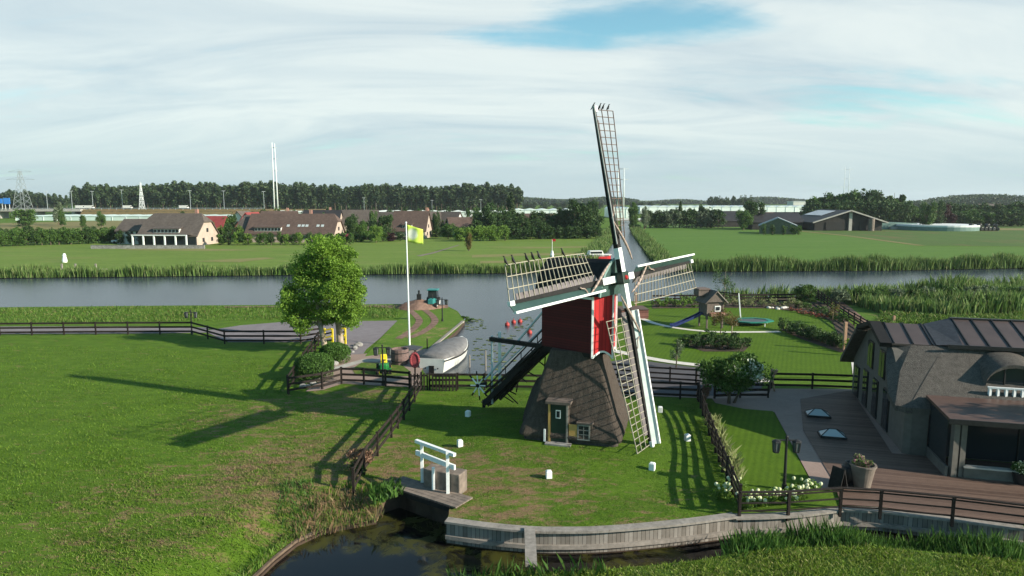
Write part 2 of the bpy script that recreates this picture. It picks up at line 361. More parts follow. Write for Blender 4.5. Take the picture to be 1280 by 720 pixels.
def stuff(me, name, label, cat):
    return tag(meshobj(me, name), label, cat, kind='stuff')
def band(pts, w0, w1):
    """polygon of a strip to one side (w0..w1, to the left of travel) of a polyline"""
    P = [Vector(p) for p in pts]; A = []; B = []
    for i, p in enumerate(P):
        d = (P[min(i+1,len(P)-1)]-P[max(i-1,0)]).normalized(); n = Vector((-d.y, d.x)); A.append(p+n*w0); B.append(p+n*w1)
    return [tuple(v) for v in A]+[tuple(v) for v in reversed(B)]
def smoothline(pts, k=6, closed=False):
    out = []; n = len(pts)
    for i in range(n if closed else n-1):
        p = [Vector(pts[(i+j)%n] if closed else pts[min(max(i+j,0),n-1)]) for j in (-1,0,1,2)]
        for t in range(k):
            t /= k; out.append(tuple(.5*((2*p[1])+(-p[0]+p[2])*t+(2*p[0]-5*p[1]+4*p[2]-p[3])*t*t+(-p[0]+3*p[1]-3*p[2]+p[3])*t**3)))
    if not closed: out.append(tuple(pts[-1]))
    return out

# ------------------------------------------------------------ site plan (metres)
CZ = -.4; PZ = -.95
canal_poly = ([(-900,84.5)]+PL([(0,384),(200,382),(360,381),(500,380),(556,381),(572,389),(581,401),(572,412),(556,426),(540,440),(528,462),(532,468)])
    + PL([(655,469),(700,425),(770,377),(850,375),(950,373),(1000,370),(1130,366),(1280,362)]) + [(900,78)]
    + [(900,131)] + PL([(1280,333),(1100,336),(900,337),(850,337),(832,336),(815,322),(802,305),(792,292),(788,283)]) + [G(789,275),G(777,275)]
    + PL([(775,285),(768,297),(757,312),(742,328),(733,337),(640,339),(400,341),(200,343),(0,345)]) + [(-900,118)])
wall_line = smoothline(PL([(558,652),(610,659),(660,663.5),(700,664.5),(760,663),(850,655),(918,646)]), 5)
deck_edge = PL([(1000,643),(1052,636),(1100,638),(1280,660)])
pond_poly = (PL([(150,760),(230,733),(300,712),(340,676),(368,655),(400,641),(470,629),(488,606),(520,617),(562,632)]) + wall_line + [G(960,645)] + deck_edge + [(60,18)]
    + [(60,16)] + PL([(1280,700),(1100,684),(1000,684),(930,690),(860,702),(730,714),(640,716),(560,724)]) + [(-4,18.6), (-5.5,14), (-9,10), (-14,10)])

def sheet(name, poly, z, mat, kind='structure', grid=None, label=None, cat=None):
    bm = bmesh.new(); vs = [bm.verts.new((p[0], p[1], z+(0 if 'water' in name else gz(*p)))) for p in poly]
    for t in geometry.tessellate_polygon([[Vector((p[0], p[1], 0)) for p in poly]]): bm.faces.new([vs[i] for i in t])
    if grid:
        for _ in range(grid): bmesh.ops.subdivide_edges(bm, edges=[e for e in bm.edges if e.calc_length() > 1.4], cuts=1)
        bmesh.ops.triangulate(bm, faces=bm.faces)
        for v in bm.verts: v.co.z = z+gz(v.co.x, v.co.y)
    bmesh.ops.recalc_face_normals(bm, faces=bm.faces)
    for f in bm.faces:
        if f.normal.z < 0: f.normal_flip()
    me = bpy.data.meshes.new(name); bm.to_mesh(me); bm.free(); me.materials.append(mat)
    o = meshobj(me, name); return tag(o, label, cat, kind=kind)

TANLIM = (.575,.70)
FIELD_REG = [(*G(390,590),9,.85), (*G(330,520),7,.6), (*G(620,610),7,.8), (*G(560,590),5,.8), (*G(60,690),10,.35), (*G(230,630),9,.5), (*G(440,500),6,.7), (*G(800,640),5,.35), (*G(700,560),3,.4)]
def make_ground():
    pts = [Vector((-4000,-200)), Vector((4000,-200)), Vector((4000,7000)), Vector((-4000,7000))]; faces = [[0,1,2,3]]; rings = []
    for poly in (canal_poly, pond_poly):
        o = len(pts); pts += [Vector(p) for p in poly]; rings.append((o, len(poly)))
    for i in range(-11, 12):
        for j in range(-11, 12):
            p = (MC[0]+i*.9+.02, MC[1]+j*.9+.03)
            if not inpoly(np.array([p]), pond_poly)[0]: pts.append(Vector(p))
    for i in range(26):
        for j in range(30):
            p = (-19.5+i*.61, 15.5+j*.53)
            if not inpoly(np.array([p]), pond_poly)[0] and min(segd(*p, a, b) for a, b in zip(EDGE[:-1], EDGE[1:])) > .25: pts.append(Vector(p))
    V, E, F, ov, oe, of = geometry.delaunay_2d_cdt(pts, [(o+i, o+(i+1)%n) for o, n in rings], faces[:1], 1, 1e-5)
    cen = np.array([[sum(V[i].x for i in f)/len(f), sum(V[i].y for i in f)/len(f)] for f in F]); wet = inpoly(cen, canal_poly) | inpoly(cen, pond_poly)
    keep = [f for f, w_ in zip(F, wet) if not w_]
    bm = bmesh.new(); bv = [bm.verts.new((v.x, v.y, gz(v.x, v.y))) for v in V]
    for f in keep:
        fc = bm.faces.new([bv[i] for i in f])
        if fc.normal.z < 0: fc.normal_flip()
    bm.normal_update()
    for f in bm.faces:
        if f.normal.z < 0: f.normal_flip()
    be = [e for e in bm.edges if len(e.link_faces) == 1 and e.verts[0].co.length < 1500 or (len(e.link_faces)==1 and all(-1000<v.co.x<1000 and v.co.y<400 and v.co.y > 0 for v in e.verts))]
    r = bmesh.ops.extrude_edge_only(bm, edges=be)
    for v in [g for g in r['geom'] if isinstance(g, bmesh.types.BMVert)]: v.co.z = -2.2
    for f in [g for g in r['geom'] if isinstance(g, bmesh.types.BMFace)]: f.material_index = 1
    for v in [v for v in bm.verts if not v.link_faces]: bm.verts.remove(v)
    bmesh.ops.split_edges(bm, edges=[e for e in bm.edges if len(e.link_faces) == 2 and e.link_faces[0].material_index != e.link_faces[1].material_index])
    for f in bm.faces:
        c = f.calc_center_median(); f.smooth = (f.material_index == 0 and (math.hypot(c.x-MC[0], c.y-MC[1]) < 8.5 or (c.y < 31 and -19 < c.x < -4.5)))
    me = bpy.data.meshes.new('ground'); bm.to_mesh(me); bm.free()
    m = grassmat('field_grass', (.036,.082,.007), (.11,.19,.016), (.27,.17,.10), TANLIM,
        FIELD_REG, .5, stretch=(.75,1.5,1))
    me.materials.append(m); me.materials.append(M['soildark'])
    tag(meshobj(me, 'ground'), kind='structure')
def tanblades():
    m = leafmat('field_blades', [(.040,.092,.006),(.078,.155,.010),(.115,.21,.018),(.155,.22,.032)], .3); nt = m.node_tree
    v = coords(nt, (.75,1.5,1)); nz_ = noise(nt, v, 1.5, 8, .78, .3); nb_ = noise(nt, v, .22, 6, .65); tc = nt.nodes.new('ShaderNodeTexCoord'); tot = None
    for (x, y, rad, amt) in FIELD_REG:
        d = nt.nodes.new('ShaderNodeVectorMath'); d.operation = 'DISTANCE'; nt.links.new(tc.outputs['Object'], d.inputs[0]); d.inputs[1].default_value = (x, y, 0)
        q = nt.nodes.new('ShaderNodeMapRange'); nt.links.new(d.outputs['Value'], q.inputs[0]); q.inputs[1].default_value = rad*.35; q.inputs[2].default_value = rad; q.inputs[3].default_value = amt; q.inputs[4].default_value = 0; q.interpolation_type = 'SMOOTHSTEP'
        tot = q.outputs[0] if tot is None else math_(nt, 'MAXIMUM', tot, q.outputs[0])
    r = nt.nodes.new('ShaderNodeMapRange'); nt.links.new(math_(nt, 'ADD', nz_, math_(nt, 'MULTIPLY', tot, .16)), r.inputs[0]); r.inputs[1].default_value = TANLIM[0]; r.inputs[2].default_value = TANLIM[1]
    src = [n for n in nt.nodes if n.type == 'VECT_MATH' and n.operation == 'SCALE'][0].outputs[0]
    sv = nt.nodes.new('ShaderNodeVectorMath'); sv.operation = 'SCALE'; nt.links.new(src, sv.inputs[0]); mrb = nt.nodes.new('ShaderNodeMapRange'); nt.links.new(nb_, mrb.inputs[0]); mrb.inputs[1].default_value = .35; mrb.inputs[2].default_value = .65; mrb.inputs[3].default_value = .75; mrb.inputs[4].default_value = 1.2; nt.links.new(mrb.outputs[0], sv.inputs['Scale']); src = sv.outputs[0]
    mx = mix(nt, r.outputs[0], src, (.24,.165,.10))
    for n in nt.nodes:
        if n.type == 'BSDF_PRINCIPLED': nt.links.new(mx, n.inputs['Base Color'])
        if n.type == 'BSDF_TRANSLUCENT': nt.links.new(mx, n.inputs[0])
    return m
make_ground(); L['fieldgrass'] = tanblades()
sheet('canal_water', canal_poly, CZ, watermat('canal_water', (.022,.032,.045), (.032,.044,.058), 1.3, .35, .24))
M['pondwater'] = watermat('pond_water', (.004,.004,.005), (.008,.007,.006), 1.2, .05, .04,
    [(*G(430,655,PZ),4.5), (*G(330,690,PZ),3.2), (*G(530,670,PZ),4), (*G(600,690,PZ),5), (*G(400,650,PZ),3), (*G(800,700,PZ),4)])
sheet('pond_water', pond_poly, PZ, M['pondwater'])

gm_far = grassmat('far_meadow', (.075,.13,.02), (.16,.225,.045), (.30,.24,.11), (.55,.75), (), .3, 1.2, .02, (.6,2.2,1))
gm_crop = grassmat('crop_field', (.058,.125,.018), (.10,.175,.032), (.15,.19,.06), (.55,.8), (), .2, .8, .02, (.5,1.6,1))
gm_dull = grassmat('dull_field', (.05,.095,.022), (.085,.135,.032), (.17,.12,.06), (.5,.75), (), .2, 1.2, .03, (1,.3,1))
gm_lawn = grassmat('mown_lawn', (.050,.100,.006), (.088,.155,.010), None, bs=.3, fine=7, stripes=(.9,.4,.28))
gm_bank = grassmat('rough_bank', (.05,.105,.014), (.10,.18,.026), (.24,.17,.09), (.55,.7), (), .6, 5, .3)
gm_dry = grassmat('dry_meadow', (.12,.15,.035), (.22,.21,.08), (.30,.22,.12), (.45,.7), (), .3, 1.5, .2, (.5,1.5,1))
gm_straw = grassmat('straw_verge', (.12,.13,.045), (.24,.19,.09), None, bs=.3, fine=2)
sheet('meadow_far_bank', [(-700,123)]+PL([(0,344),(200,342),(400,340),(640,338),(733,335.5),(750,318),(768,297),(774,286),(600,287),(300,290),(0,292)])+[(-700,300)], .02, gm_far)
sheet('crop_field', PL([(842,334),(1000,333),(1280,330)])+[(300,140),(330,163)]+PL([(1150,308),(1060,296),(960,286),(900,281),(840,278),(796,278),(800,292),(815,312)]), .02, gm_crop)
sheet('dull_field', [(330,165)]+PL([(1150,307),(1060,295),(960,285.5),(900,280.5),(880,279)])+PL([(1280,278)])+[(700,380),(700,165)], .008, gm_dull)
for i_, pts in enumerate(([(590,319),(650,317),(735,316),(738,318.5),(650,320),(590,322)], [(600,326.5),(700,325),(732,325.5),(731,328),(650,328.5),(600,329.5)], [(610,310),(700,308.5),(742,308),(741,309.5),(660,310.8)], [(150,311.5),(250,311),(330,313),(260,314),(160,313)], [(240,327),(330,322),(345,323),(300,328)])):
    sheet('dry_strip', PL(pts), .04+.004*i_, gm_dry)
sheet('field_path', PL([(520,320),(540,316),(573,306.3),(575,306.5),(543,316.8),(526,320.6)]), .06, M['concrete_dark'])
for i_, (pa, pb) in enumerate((((880,300),(1180,330)), ((1000,292),(1240,322)), ((850,322),(1010,289)))):
    pass
sheet('verge_strip', band(PL([(790,279),(900,280),(960,285),(1060,295),(1150,307)]), -1.2, 1.6), .045, gm_straw)
sheet('farm_verge', PL([(930,283),(1060,287),(1280,288),(1280,285.5),(1060,284),(930,279)]), .05, gm_straw)
sheet('dyke_grass', PL([(0,288),(140,290),(150,283),(330,277),(330,272),(0,279)]), .06, gm_straw)
sheet('car_park', PL([(255,414),(300,407),(350,403),(420,402),(497,401),(492,406),(475,423),(458,437),(452,446),(428,446),(435,432),(410,425),(370,428),(285,428)]), .03, M['asphalt'])
sheet('farm_road', [(-90,G(0,413)[1])]+PL([(0,408.5),(200,408),(262,410),(258,416),(200,417),(0,418)])+[(-90,G(0,417)[1])], .03, M['asphalt'])
sheet('brick_path', PL([(452,443),(512,436),(540,432),(536,446),(524,470),(527,485),(505,484),(480,483),(428,480),(404,488),(382,490),(405,470),(425,452),(430,444)]), .036, M['brick'])
sheet('brick_edging', PL([(408,462),(456,449),(500,449),(500,452),(456,453),(412,466)]), .05, M['concrete'])
sheet('lawn_by_mower', PL([(440,462),(452,454),(500,455),(514,466),(512,471),(445,470)]), .055, grassmat('patchy_grass', (.05,.10,.012), (.10,.15,.03), (.26,.2,.08), (.5,.7)))
sheet('peninsula_grass', PL([(497,401),(515,383),(556,383),(570,390),(579,401),(568,411),(545,430),(536,436),(456,446),(475,424)]), .04, grassmat('peninsula_grass', (.05,.115,.012), (.12,.19,.025), (.30,.21,.11), (.56,.7), [(*G(540,415),5,.5)]))
for i_, pts in enumerate(([(512,388),(521,396),(524,403),(514,414),(498,424)], [(530,387),(541,396),(543,404),(530,415),(512,423)])):
    sheet('dirt_track', band(smoothline(PL(pts)), -.38, .38), .06+.006*i_, M['soil'])
sheet('soil_strip', PL([(280,383.5),(560,381.5),(560,385.5),(520,388),(460,383.5),(280,384.8)]), .05, M['soil'])
sheet('garden_lawn', PL([(783,380),(850,382),(900,384),(960,385),(1010,388),(1045,398),(1062,420),(1066,445),(1066,470),(1060,472),(960,472),(900,462),(783,448)]), .03, gm_lawn)
ptA = smoothline(PL([(792,396),(806,400),(820,405),(850,411),(890,415),(930,415.5),(975,415)]))
sheet('shell_path', band(ptA, -.35, .35), .045, M['shell'])
sheet('garden_path', band(smoothline(PL([(760,437),(800,446),(840,453),(890,459),(935,467),(958,478)])), -.45, .45), .045, M['shell'])
sheet('driveway', PL([(700,462),(785,449),(840,456),(895,463),(955,479),(950,490),(900,497),(700,490)]), .04, M['darkroad'])
sheet('brick_walk', PL([(700,491),(890,499),(900,512),(930,512),(968,516),(1020,613),(1042,613),(1062,612),(1150,560),(1064,487),(965,486.5),(952,489),(900,496),(700,487)]), .05, M['brick'])
sheet('terrace_lawn', PL([(886,503),(930,512),(966,515),(1018,612),(1000,618),(930,640),(905,570)]), .056, gm_lawn)
sheet('garden_side_path', PL([(1062,437),(1082,420),(1098,432),(1080,452),(1066,470)]), .05, M['shell'])
for nm, pts, mt in (('planting_bed', [(815,378),(890,374),(1016,373),(1040,385),(1068,408),(1070,432),(1050,424),(1040,402),(1005,390),(960,386),(905,385),(815,386)], 'soildark'),
                ('shrub_bed', [(854,432),(875,423),(910,423),(938,432),(930,440),(880,440)], 'soildark'),
                ('hedge_bed', [(975,412),(1000,410),(1060,426),(1068,440),(1050,441),(1000,424)], 'soildark')):
    sheet(nm, PL(pts), .05, M[mt])
sheet('soil_bank', PL([(1038,372),(1052,376),(1085,402),(1100,410),(1092,414),(1050,385)]), .05, M['soil'])
sheet('rough_bank', PL([(1095,412),(1060,384),(1050,377),(1000,372),(1130,368),(1280,364)])+[(120,74),(60,58)]+PL([(1200,420)]), .03, gm_bank)
sheet('front_bank', [(-4.2,18)]+PL([(560,726),(640,718),(730,716),(860,704),(930,692),(1000,686),(1100,686),(1280,703)])+[(60,15.5),(60,2),(-3,2)], .02, gm_bank)

# ------------------------------------------------------------ haze of grass blades and reeds (uncountable)
lf = PL([(0,432),(180,434),(355,450),(352,492),(510,492),(500,530),(440,612),(470,626),(400,638),(368,652),(300,708),(230,730),(150,752)])+[(-17,17),(-26,22),(-42,50)]
P = sample(lf, 150); dd = np.hypot(P[:,0], P[:,1]); P = P[RNG.random(len(P)) < np.clip(30/dd, .2, 1)**1.6]
P = np.vstack([P, sample(PL([(0,620),(120,560),(250,600),(360,560),(440,612),(400,638),(368,652),(300,708),(150,752)]), 70)])
me = blades(P, np.array([gz(a, b) for a, b in P]), .03, .11, .028, L['fieldgrass'], 'meadow_grass', .5, .8)
stuff(me, 'meadow_grass', 'tufty green and straw coloured grass over the big left field', 'grass')
ml = PL([(545,492),(640,492),(790,505),(868,505),(890,560),(918,640),(850,653),(760,661),(660,661),(565,650),(575,625),(520,600),(478,604),(445,610)])
P = sample(ml, 220); zz = np.array([gz(a, b) for a, b in P])
P, zz = P[np.maximum(abs(P[:,0]-3.7), abs(P[:,1]-36.75)) > 2.9], zz[np.maximum(abs(P[:,0]-3.7), abs(P[:,1]-36.75)) > 2.9]
stuff(blades(P, zz, .02, .06, .022, L['fieldgrass'], 'lawn_grass', .5, 1.1), 'lawn_grass', 'short patchy grass on the lawn around the windmill', 'grass')
fb = [(-4.2,18)]+PL([(560,726),(640,718),(730,716),(860,704),(930,692),(1000,686),(1100,686),(1280,703)])+[(26,17.5),(12,14),(-3,14)]
P = sample(fb, 520)
L['bankgrass'] = leafmat('bank_blades', [(.075,.13,.012),(.125,.20,.02),(.18,.26,.035),(.26,.25,.10)], .3)
stuff(blades(P, .02, .05, .18, .022, L['bankgrass'], 'bank_grass', .5, 1.3), 'bank_grass', 'thick sunlit grass on the near bank at the bottom edge', 'grass')
P = sample(PL([(560,726),(640,718),(730,716),(760,713),(760,722),(640,730),(560,738)]), 120); P = P[RNG.random(len(P)) < .6]
stuff(blades(P, .0, .25, .8, .04, L['reeddark'], 'bank_weeds', .3), 'bank_weeds', 'loose tall weeds at the water edge below the long timber wall', 'weeds')
P = np.vstack([sample(PL([(925,668),(1000,657),(1090,655),(1190,664),(1280,676),(1280,703),(1100,688),(1000,690),(935,694),(895,700)]), 300)])
stuff(blades(P, -1.0, .6, 1.2, .028, L['reeddark'], 'ditch_reeds', .17, 1.), 'ditch_reeds', 'dense dark green reeds in the ditch below the deck railing', 'reeds')
# dry reeds at pond corner
P = sample(PL([(362,660),(385,618),(440,604),(480,612),(478,632),(420,645)]), 260)
P = P[RNG.random(len(P)) < .45]; stuff(blades(P, np.array([gz(a, b) for a, b in P])-.05, .12, .55, .022, L['reeddry'], 'dry_reeds', .2), 'dry_reeds', 'brown dry reeds in the corner of the dark pond', 'reeds')
#
P = sample(PL([(345,640),(352,605),(390,600),(395,625),(368,655)]), 110)
stuff(blades(P, np.array([gz(a, b) for a, b in P]), .1, .38, .03, L['reeddark'], 'bank_nettles', .3), 'bank_nettles', 'fresh green nettles beside the brown reeds', 'weeds')
P = sample(PL([(455,618),(500,606),(505,618),(470,632)]), 140)
stuff(blades(P, 0, .2, .6, .06, L['reeddark'], 'green_weeds', .3), 'green_weeds', 'bright weeds beside the end of the small footbridge', 'weeds')
P = sample(PL([(296,714),(366,653),(356,648),(286,706)]), 140)
stuff(blades(P, -.68, .1, .32, .03, L['grass'], 'edge_grass', .35), 'edge_grass', 'long grass hanging over the timber pond edge', 'grass')
# canal reeds
far_l = PL([(733,337),(640,339),(400,341),(200,343),(0,345)])+[(-160,118)]
P = sample(band(far_l, -3.4, .6), 45); stuff(blades(P, -.3, 1.0, 1.9, .10, L['reed'], 'far_bank_reeds', .12, .5), 'far_bank_reeds', 'continuous reed fringe along the far bank left of the side canal', 'reeds')
far_r = PL([(832,336),(850,337),(900,337),(1100,336),(1280,333)])+[(160,131)]
P = sample(band(far_r, -.6, 4.2), 45); stuff(blades(P, -.3, 1.4, 2.5, .10, L['reed'], 'field_bank_reeds', .12, .5), 'field_bank_reeds', 'tall reed fringe along the crop field by the wide canal', 'reeds')
P = sample(band(PL([(788,283),(792,292),(802,305),(815,322),(832,336)]), -.6, 4), 16); stuff(blades(P, -.3, .6, 1.7, .12, L['reed'], 'side_canal_reeds', .2, .3), 'side_canal_reeds', 'dark reeds on the right bank of the narrow side canal', 'reeds')
P = sample(band(PL([(742,328),(757,312),(768,297),(775,285)]), -.5, 5), 8); stuff(blades(P, -.3, .6, 1.6, .2, L['reed'], 'left_canal_reeds', .2, .3), 'left_canal_reeds', 'low reeds on the left bank of the narrow side canal', 'reeds')
near_r = PL([(850,375),(950,373),(1000,370),(1130,366),(1280,362)])+[(90,76)]
P = sample(band(near_r, -1.4, .7), 24); stuff(blades(P, -.3, .9, 1.9, .1, L['reed'], 'garden_bank_reeds', .15, .5), 'garden_bank_reeds', 'reeds on the near canal bank behind the garden fence', 'reeds')
P = sample(PL([(1008,371),(1050,377),(1100,392),(1180,396),(1280,392),(1280,362),(1130,366)])+[(75,74)], 26)
stuff(blades(P, 0, 1.0, 2.3, .12, L['reed'], 'reed_bed', .16, .35), 'reed_bed', 'wide bed of pale reeds behind the thatched villa', 'reeds')
P = sample(PL([(1100,392),(1180,396),(1280,392),(1280,410),(1210,402),(1095,410)]), 60)
stuff(blades(P, 0, .15, .5, .07, L['grass'], 'rough_grass', .4, .6), 'rough_grass', 'rough bright grass between the reed bed and the villa roof', 'grass')
P = sample(PL([(0,386),(200,384),(360,383),(500,382.5),(497,398),(350,400),(0,405)]), 24)
stuff(blades(P, 0, .08, .35, .06, L['grass'], 'dyke_blades', .4, .4), 'dyke_blades', 'rough grass strip between the wide canal and the farm road', 'grass')
P = sample(PL([(895,556),(905,553),(936,612),(930,640),(920,636)]), 120)
P2 = sample(PL([(882,530),(896,526),(928,600),(920,612)]), 90)
stuff(blades(np.vstack([P2]), .02, .3, .75, .03, L['ornam'], 'ornamental_grass', .35), 'ornamental_grass', 'pale feathery grass strip beside the curved dark fence', 'grass')
# lily pads
for q, pts in enumerate(([(590,425),(640,412),(652,430),(640,462),(590,462)], [(575,402),(600,398),(612,410),(585,416)], [(640,398),(665,396),(668,412),(645,414)])):
    P = sample(PL(pts, CZ), 1.5 if q == 0 else 2.2); N = len(P); a = RNG.random(N)*6; r = .1+.16*RNG.random(N)
    v = np.stack([np.stack([P[:,0]+r*np.cos(a+k*PI/3), P[:,1]+r*np.sin(a+k*PI/3), np.full(N, CZ+.012)+RNG.random(N)*.02], 1) for k in range(6)], 1)
    stuff(npmesh('lily_pads', v, 6, L['pad']), 'lily_pads', ['scattered lily pads on the water behind the winch wheel', 'patch of lily pads off the tip of the grassy point', 'lily pads floating around the red balls'][q], 'lily pads')

# ------------------------------------------------------------ fences
post_cache = {}
def fence(pts, label, h=1.15, step=2.2, rails=3, mat=None, w=.11, railh=.13, cap=False, name='fence', tag_mat=None):
    mat = mat or M['fence']; root = thing(name, label, 'fence', (pts[0][0], pts[0][1], gz(*pts[0])))
    o = Vector((pts[0][0], pts[0][1], gz(*pts[0])))
    seg = [Vector(p) for p in pts]; stations = []
    for i in range(len(seg)-1):
        d = seg[i+1]-seg[i]; n = max(1, round(d.length/step))
        for k in range(n): stations.append((seg[i]+d*k/n, math.atan2(d.y, d.x)))
    stations.append((seg[-1], stations[-1][1])); stations = stations[:100]
    key = (h, w, mat.name)
    if key not in post_cache:
        m = MB(); m.box((0,0,h/2-.1), (w, w, h+.2)); m.box((0,0,h+.02), (w*1.25, w*1.25, .035)); t = m.build('post', mat); post_cache[key] = t.data; bpy.data.objects.remove(t)
    for p, a in stations:
        inst(post_cache[key], 'post', root, (p.x-o.x, p.y-o.y, gz(p.x, p.y)-o.z), a)
    for r in range(rails):
        m = MB(); zz = h*(.25+.68*r/(max(1, rails-1)))
        for (p, a), (q, b) in zip(stations[:-1], stations[1:]):
            m.beam((p.x, p.y, gz(p.x,p.y)+zz), (q.x, q.y, gz(q.x,q.y)+zz), .04, railh)
        m.build('rail', mat, root, world=True)
    if cap:
        m = MB()
        for (p, a), (q, b) in zip(stations[:-1], stations[1:]): m.beam((p.x, p.y, gz(p.x,p.y)+h+.06), (q.x, q.y, gz(q.x,q.y)+h+.06), .14, .05)
        m.build('handrail', mat, root, world=True)
    return root
fence([(-75,G(0,419.5)[1])]+PL([(0,419.5),(120,418.5),(240,418),(281,430),(330,430),(376,430),(402,426)]), 'long dark three rail fence along the farm road, left of the willow', 1.25, 3.0, railh=.17)
fence(PL([(402,427),(385,452),(360,492)]), 'dark fence running down past the clipped bushes under the willow', 1.25, 2.2, railh=.16)
fence(PL([(361,493),(403,487),(427,480),(455,481),(482,483),(512,486)]), 'dark three rail fence in front of the brick path', 1.2, 2.3, railh=.15)
fence(smoothline(PL([(527,488),(505,525),(472,570),(442,611)]),2), 'dark fence running from the buoy wheel down to the pond', 1.25, 2.0, railh=.17)
fence(PL([(537,487),(572,487),(640,488),(700,489)]), 'dark fence between the covered boat and the mill lawn', 1.15, 2.2, railh=.15)
fence(PL([(740,496),(800,497),(850,499),(872,500)]), 'dark fence behind the right side of the windmill, nearer of two', 1.15, 2.2, railh=.15)
fence(PL([(740,470),(805,476),(870,480),(893,484)]), 'dark fence along the far side of the driveway', 1.1, 2.2, railh=.12)
fence(PL([(893,499),(925,498),(960,498),(964,486)]), 'low dark gate fence beside the flowering shrub', 1.0, 1.8, railh=.16)
fence(PL([(964,486),(1015,487),(1070,489)]), 'dark fence between the garden lawn and the shaded brick terrace', 1.15, 2.1, railh=.15)
fence(smoothline(PL([(873,502),(886,545),(903,590),(924,642)]),2), 'curved dark fence on the right edge of the mill lawn', 1.25, 1.5, rails=4, railh=.15)
fence(PL([(924,646),(985,645),(1050,640),(1100,643),(1190,652),(1285,664)]), 'dark railing with a flat handrail along the deck above the ditch', 1.0, 2.0, rails=3, railh=.06, cap=True)
fence(PL([(815,380),(900,379),(1019,378)]), 'dark fence behind the back flower bed of the garden', 1.1, 2.6, railh=.2)
fence(PL([(1019,372),(1034,384),(1060,402),(1092,422)]), 'dark fence climbing diagonally from the canal to the villa', 1.3, 2.0, rails=4, railh=.12)
# small close-boarded gate beside boat
def gate(c, rz, w, label):
    r = thing('gate', label, 'gate', (c[0], c[1], 0), rz)
    n = int(w/.22)
    for i in range(n+1): MB().box((i*w/n, 0, .62), (.1,.05,1.2)).build('picket', M['fence'], r)
    MB().box((w/2, .05, .3), (w,.04,.1)).build('rail', M['fence'], r); MB().box((w/2, .05, 1.05), (w,.04,.1)).build('rail', M['fence'], r)
gate(G(541,489), 0, 1.6, 'small dark picket gate at the stern of the covered boat')
gate(G(514,489), R(8), 1.1, 'small dark picket gate below the red buoy wheel')

# ------------------------------------------------------------ timber edging around the pond
def revet(line, label, top=.06, bot=-.88, capw=.42, name='retaining_wall', beams=True):
    r = thing(name, label, 'wall', (line[0][0], line[0][1], 0)); m = MB(); cp = MB(); lo = MB()
    for a, b in zip(line[:-1], line[1:]):
        m.beam((*a, (top+bot)/2-.05), (*b, (top+bot)/2-.05), .08, top-bot-.1)
        cp.beam((*a, top), (*b, top), capw, .09)
        d = (Vector(b)-Vector(a)).normalized(); n = Vector((d.y, -d.x))*.09
        lo.beam((a[0]+n.x, a[1]+n.y, bot+.28), (b[0]+n.x, b[1]+n.y, bot+.28), .14, .16)
    m.build('boarding', M['plank'], r, world=True); cp.build('capping', M['capplank'], r, world=True); lo.build('waling', M['capplank'], r, world=True)
    return r
wr = revet(wall_line, 'long curved grey timber retaining wall below the mill lawn')
revet([G(918,646)]+[G(960,645)]+deck_edge, 'straight grey timber edge below the deck railing', .0)
r = thing('pond_edging', 'timber plank edge of the left field along the dark pond', 'edging', (*G(368,655),0))
m = MB(); ln = PL([(230,733),(300,712),(340,676),(368,655),(400,641)])
for a, b in zip(ln[:-1], ln[1:]): m.beam((*a,gz(*a)-.0), (*b,gz(*b)-.0), .12, .1); m2 = MB().beam((a[0]+.05,a[1],-1.0), (b[0]+.05,b[1],-1.0), .08, .3); m2.build('footing', M['soildark'], r, world=True)
m.build('plank', nmat('mossy_plank', (.07,.05,.035), (.18,.13,.095), 4, .9, .4), r, world=True)
a, b = G(662,664), G(668,716); m = MB().beam((a[0],a[1],.12), (b[0]-.1,b[1]+.3,.10), .42, .12)
o = m.build('plank_bridge', M['capplank']); tag(o, 'single broad grey plank crossing the moat to the near bank', 'plank')
# footbridge + sluice
a, b = Vector(G(486,607)), Vector(G(567,633))
r = thing('footbridge', 'narrow dark plank footbridge over the pond inlet', 'footbridge', (a.x, a.y, 0)); d = (b-a).normalized(); n = Vector((-d.y, d.x))
m = MB(); L_ = (b-a).length
for i in range(5):
    o_ = n*(-.12+i*.24); m.beam((*(a+o_), .10), (*(b+o_+d*.3), .10), .22, .06)
m.build('plank', M['concrete_dark'], r, world=True); m = MB(); m.beam((*(a-n*.24), -.02), (*(b-n*.24), -.02), .12, .22); m.beam((*(a+n*.95), -.02), (*(b+n*.95), -.02), .12, .18); m.build('bearer', M['tar'], r, world=True)
r = thing('sluice', 'concrete sluice head with white bars beside the footbridge', 'sluice', (*G(548,618),0))
p0, p1 = Vector(G(527,613)), Vector(G(572,622)); d = (p1-p0).normalized(); n = Vector((-d.y, d.x))
MB().beam((*(p0+n*.55), .38), (*(p1+n*.55), .38), .75, 1.15).build('block', M['concrete_dark'], r, world=True, bevel=.04)
for px, py, top in ((528,602,2.05), (542,611,1.15), (560,616,2.05)):
    q = Vector(G(px, py+4)); MB().box((q.x, q.y, top/2-.1), (.13,.13,top+.2)).build('post', M['white'], r, world=True)
qa, qb = Vector(G(521,603)), Vector(G(569,622))
MB().beam((*qa,2.0), (*qb,1.95), .16, .14).build('top_bar', M['white'], r, world=True)
MB().beam((*qa,1.45), (*qb,1.38), .1, .22).build('middle_bar', M['white'], r, world=True)

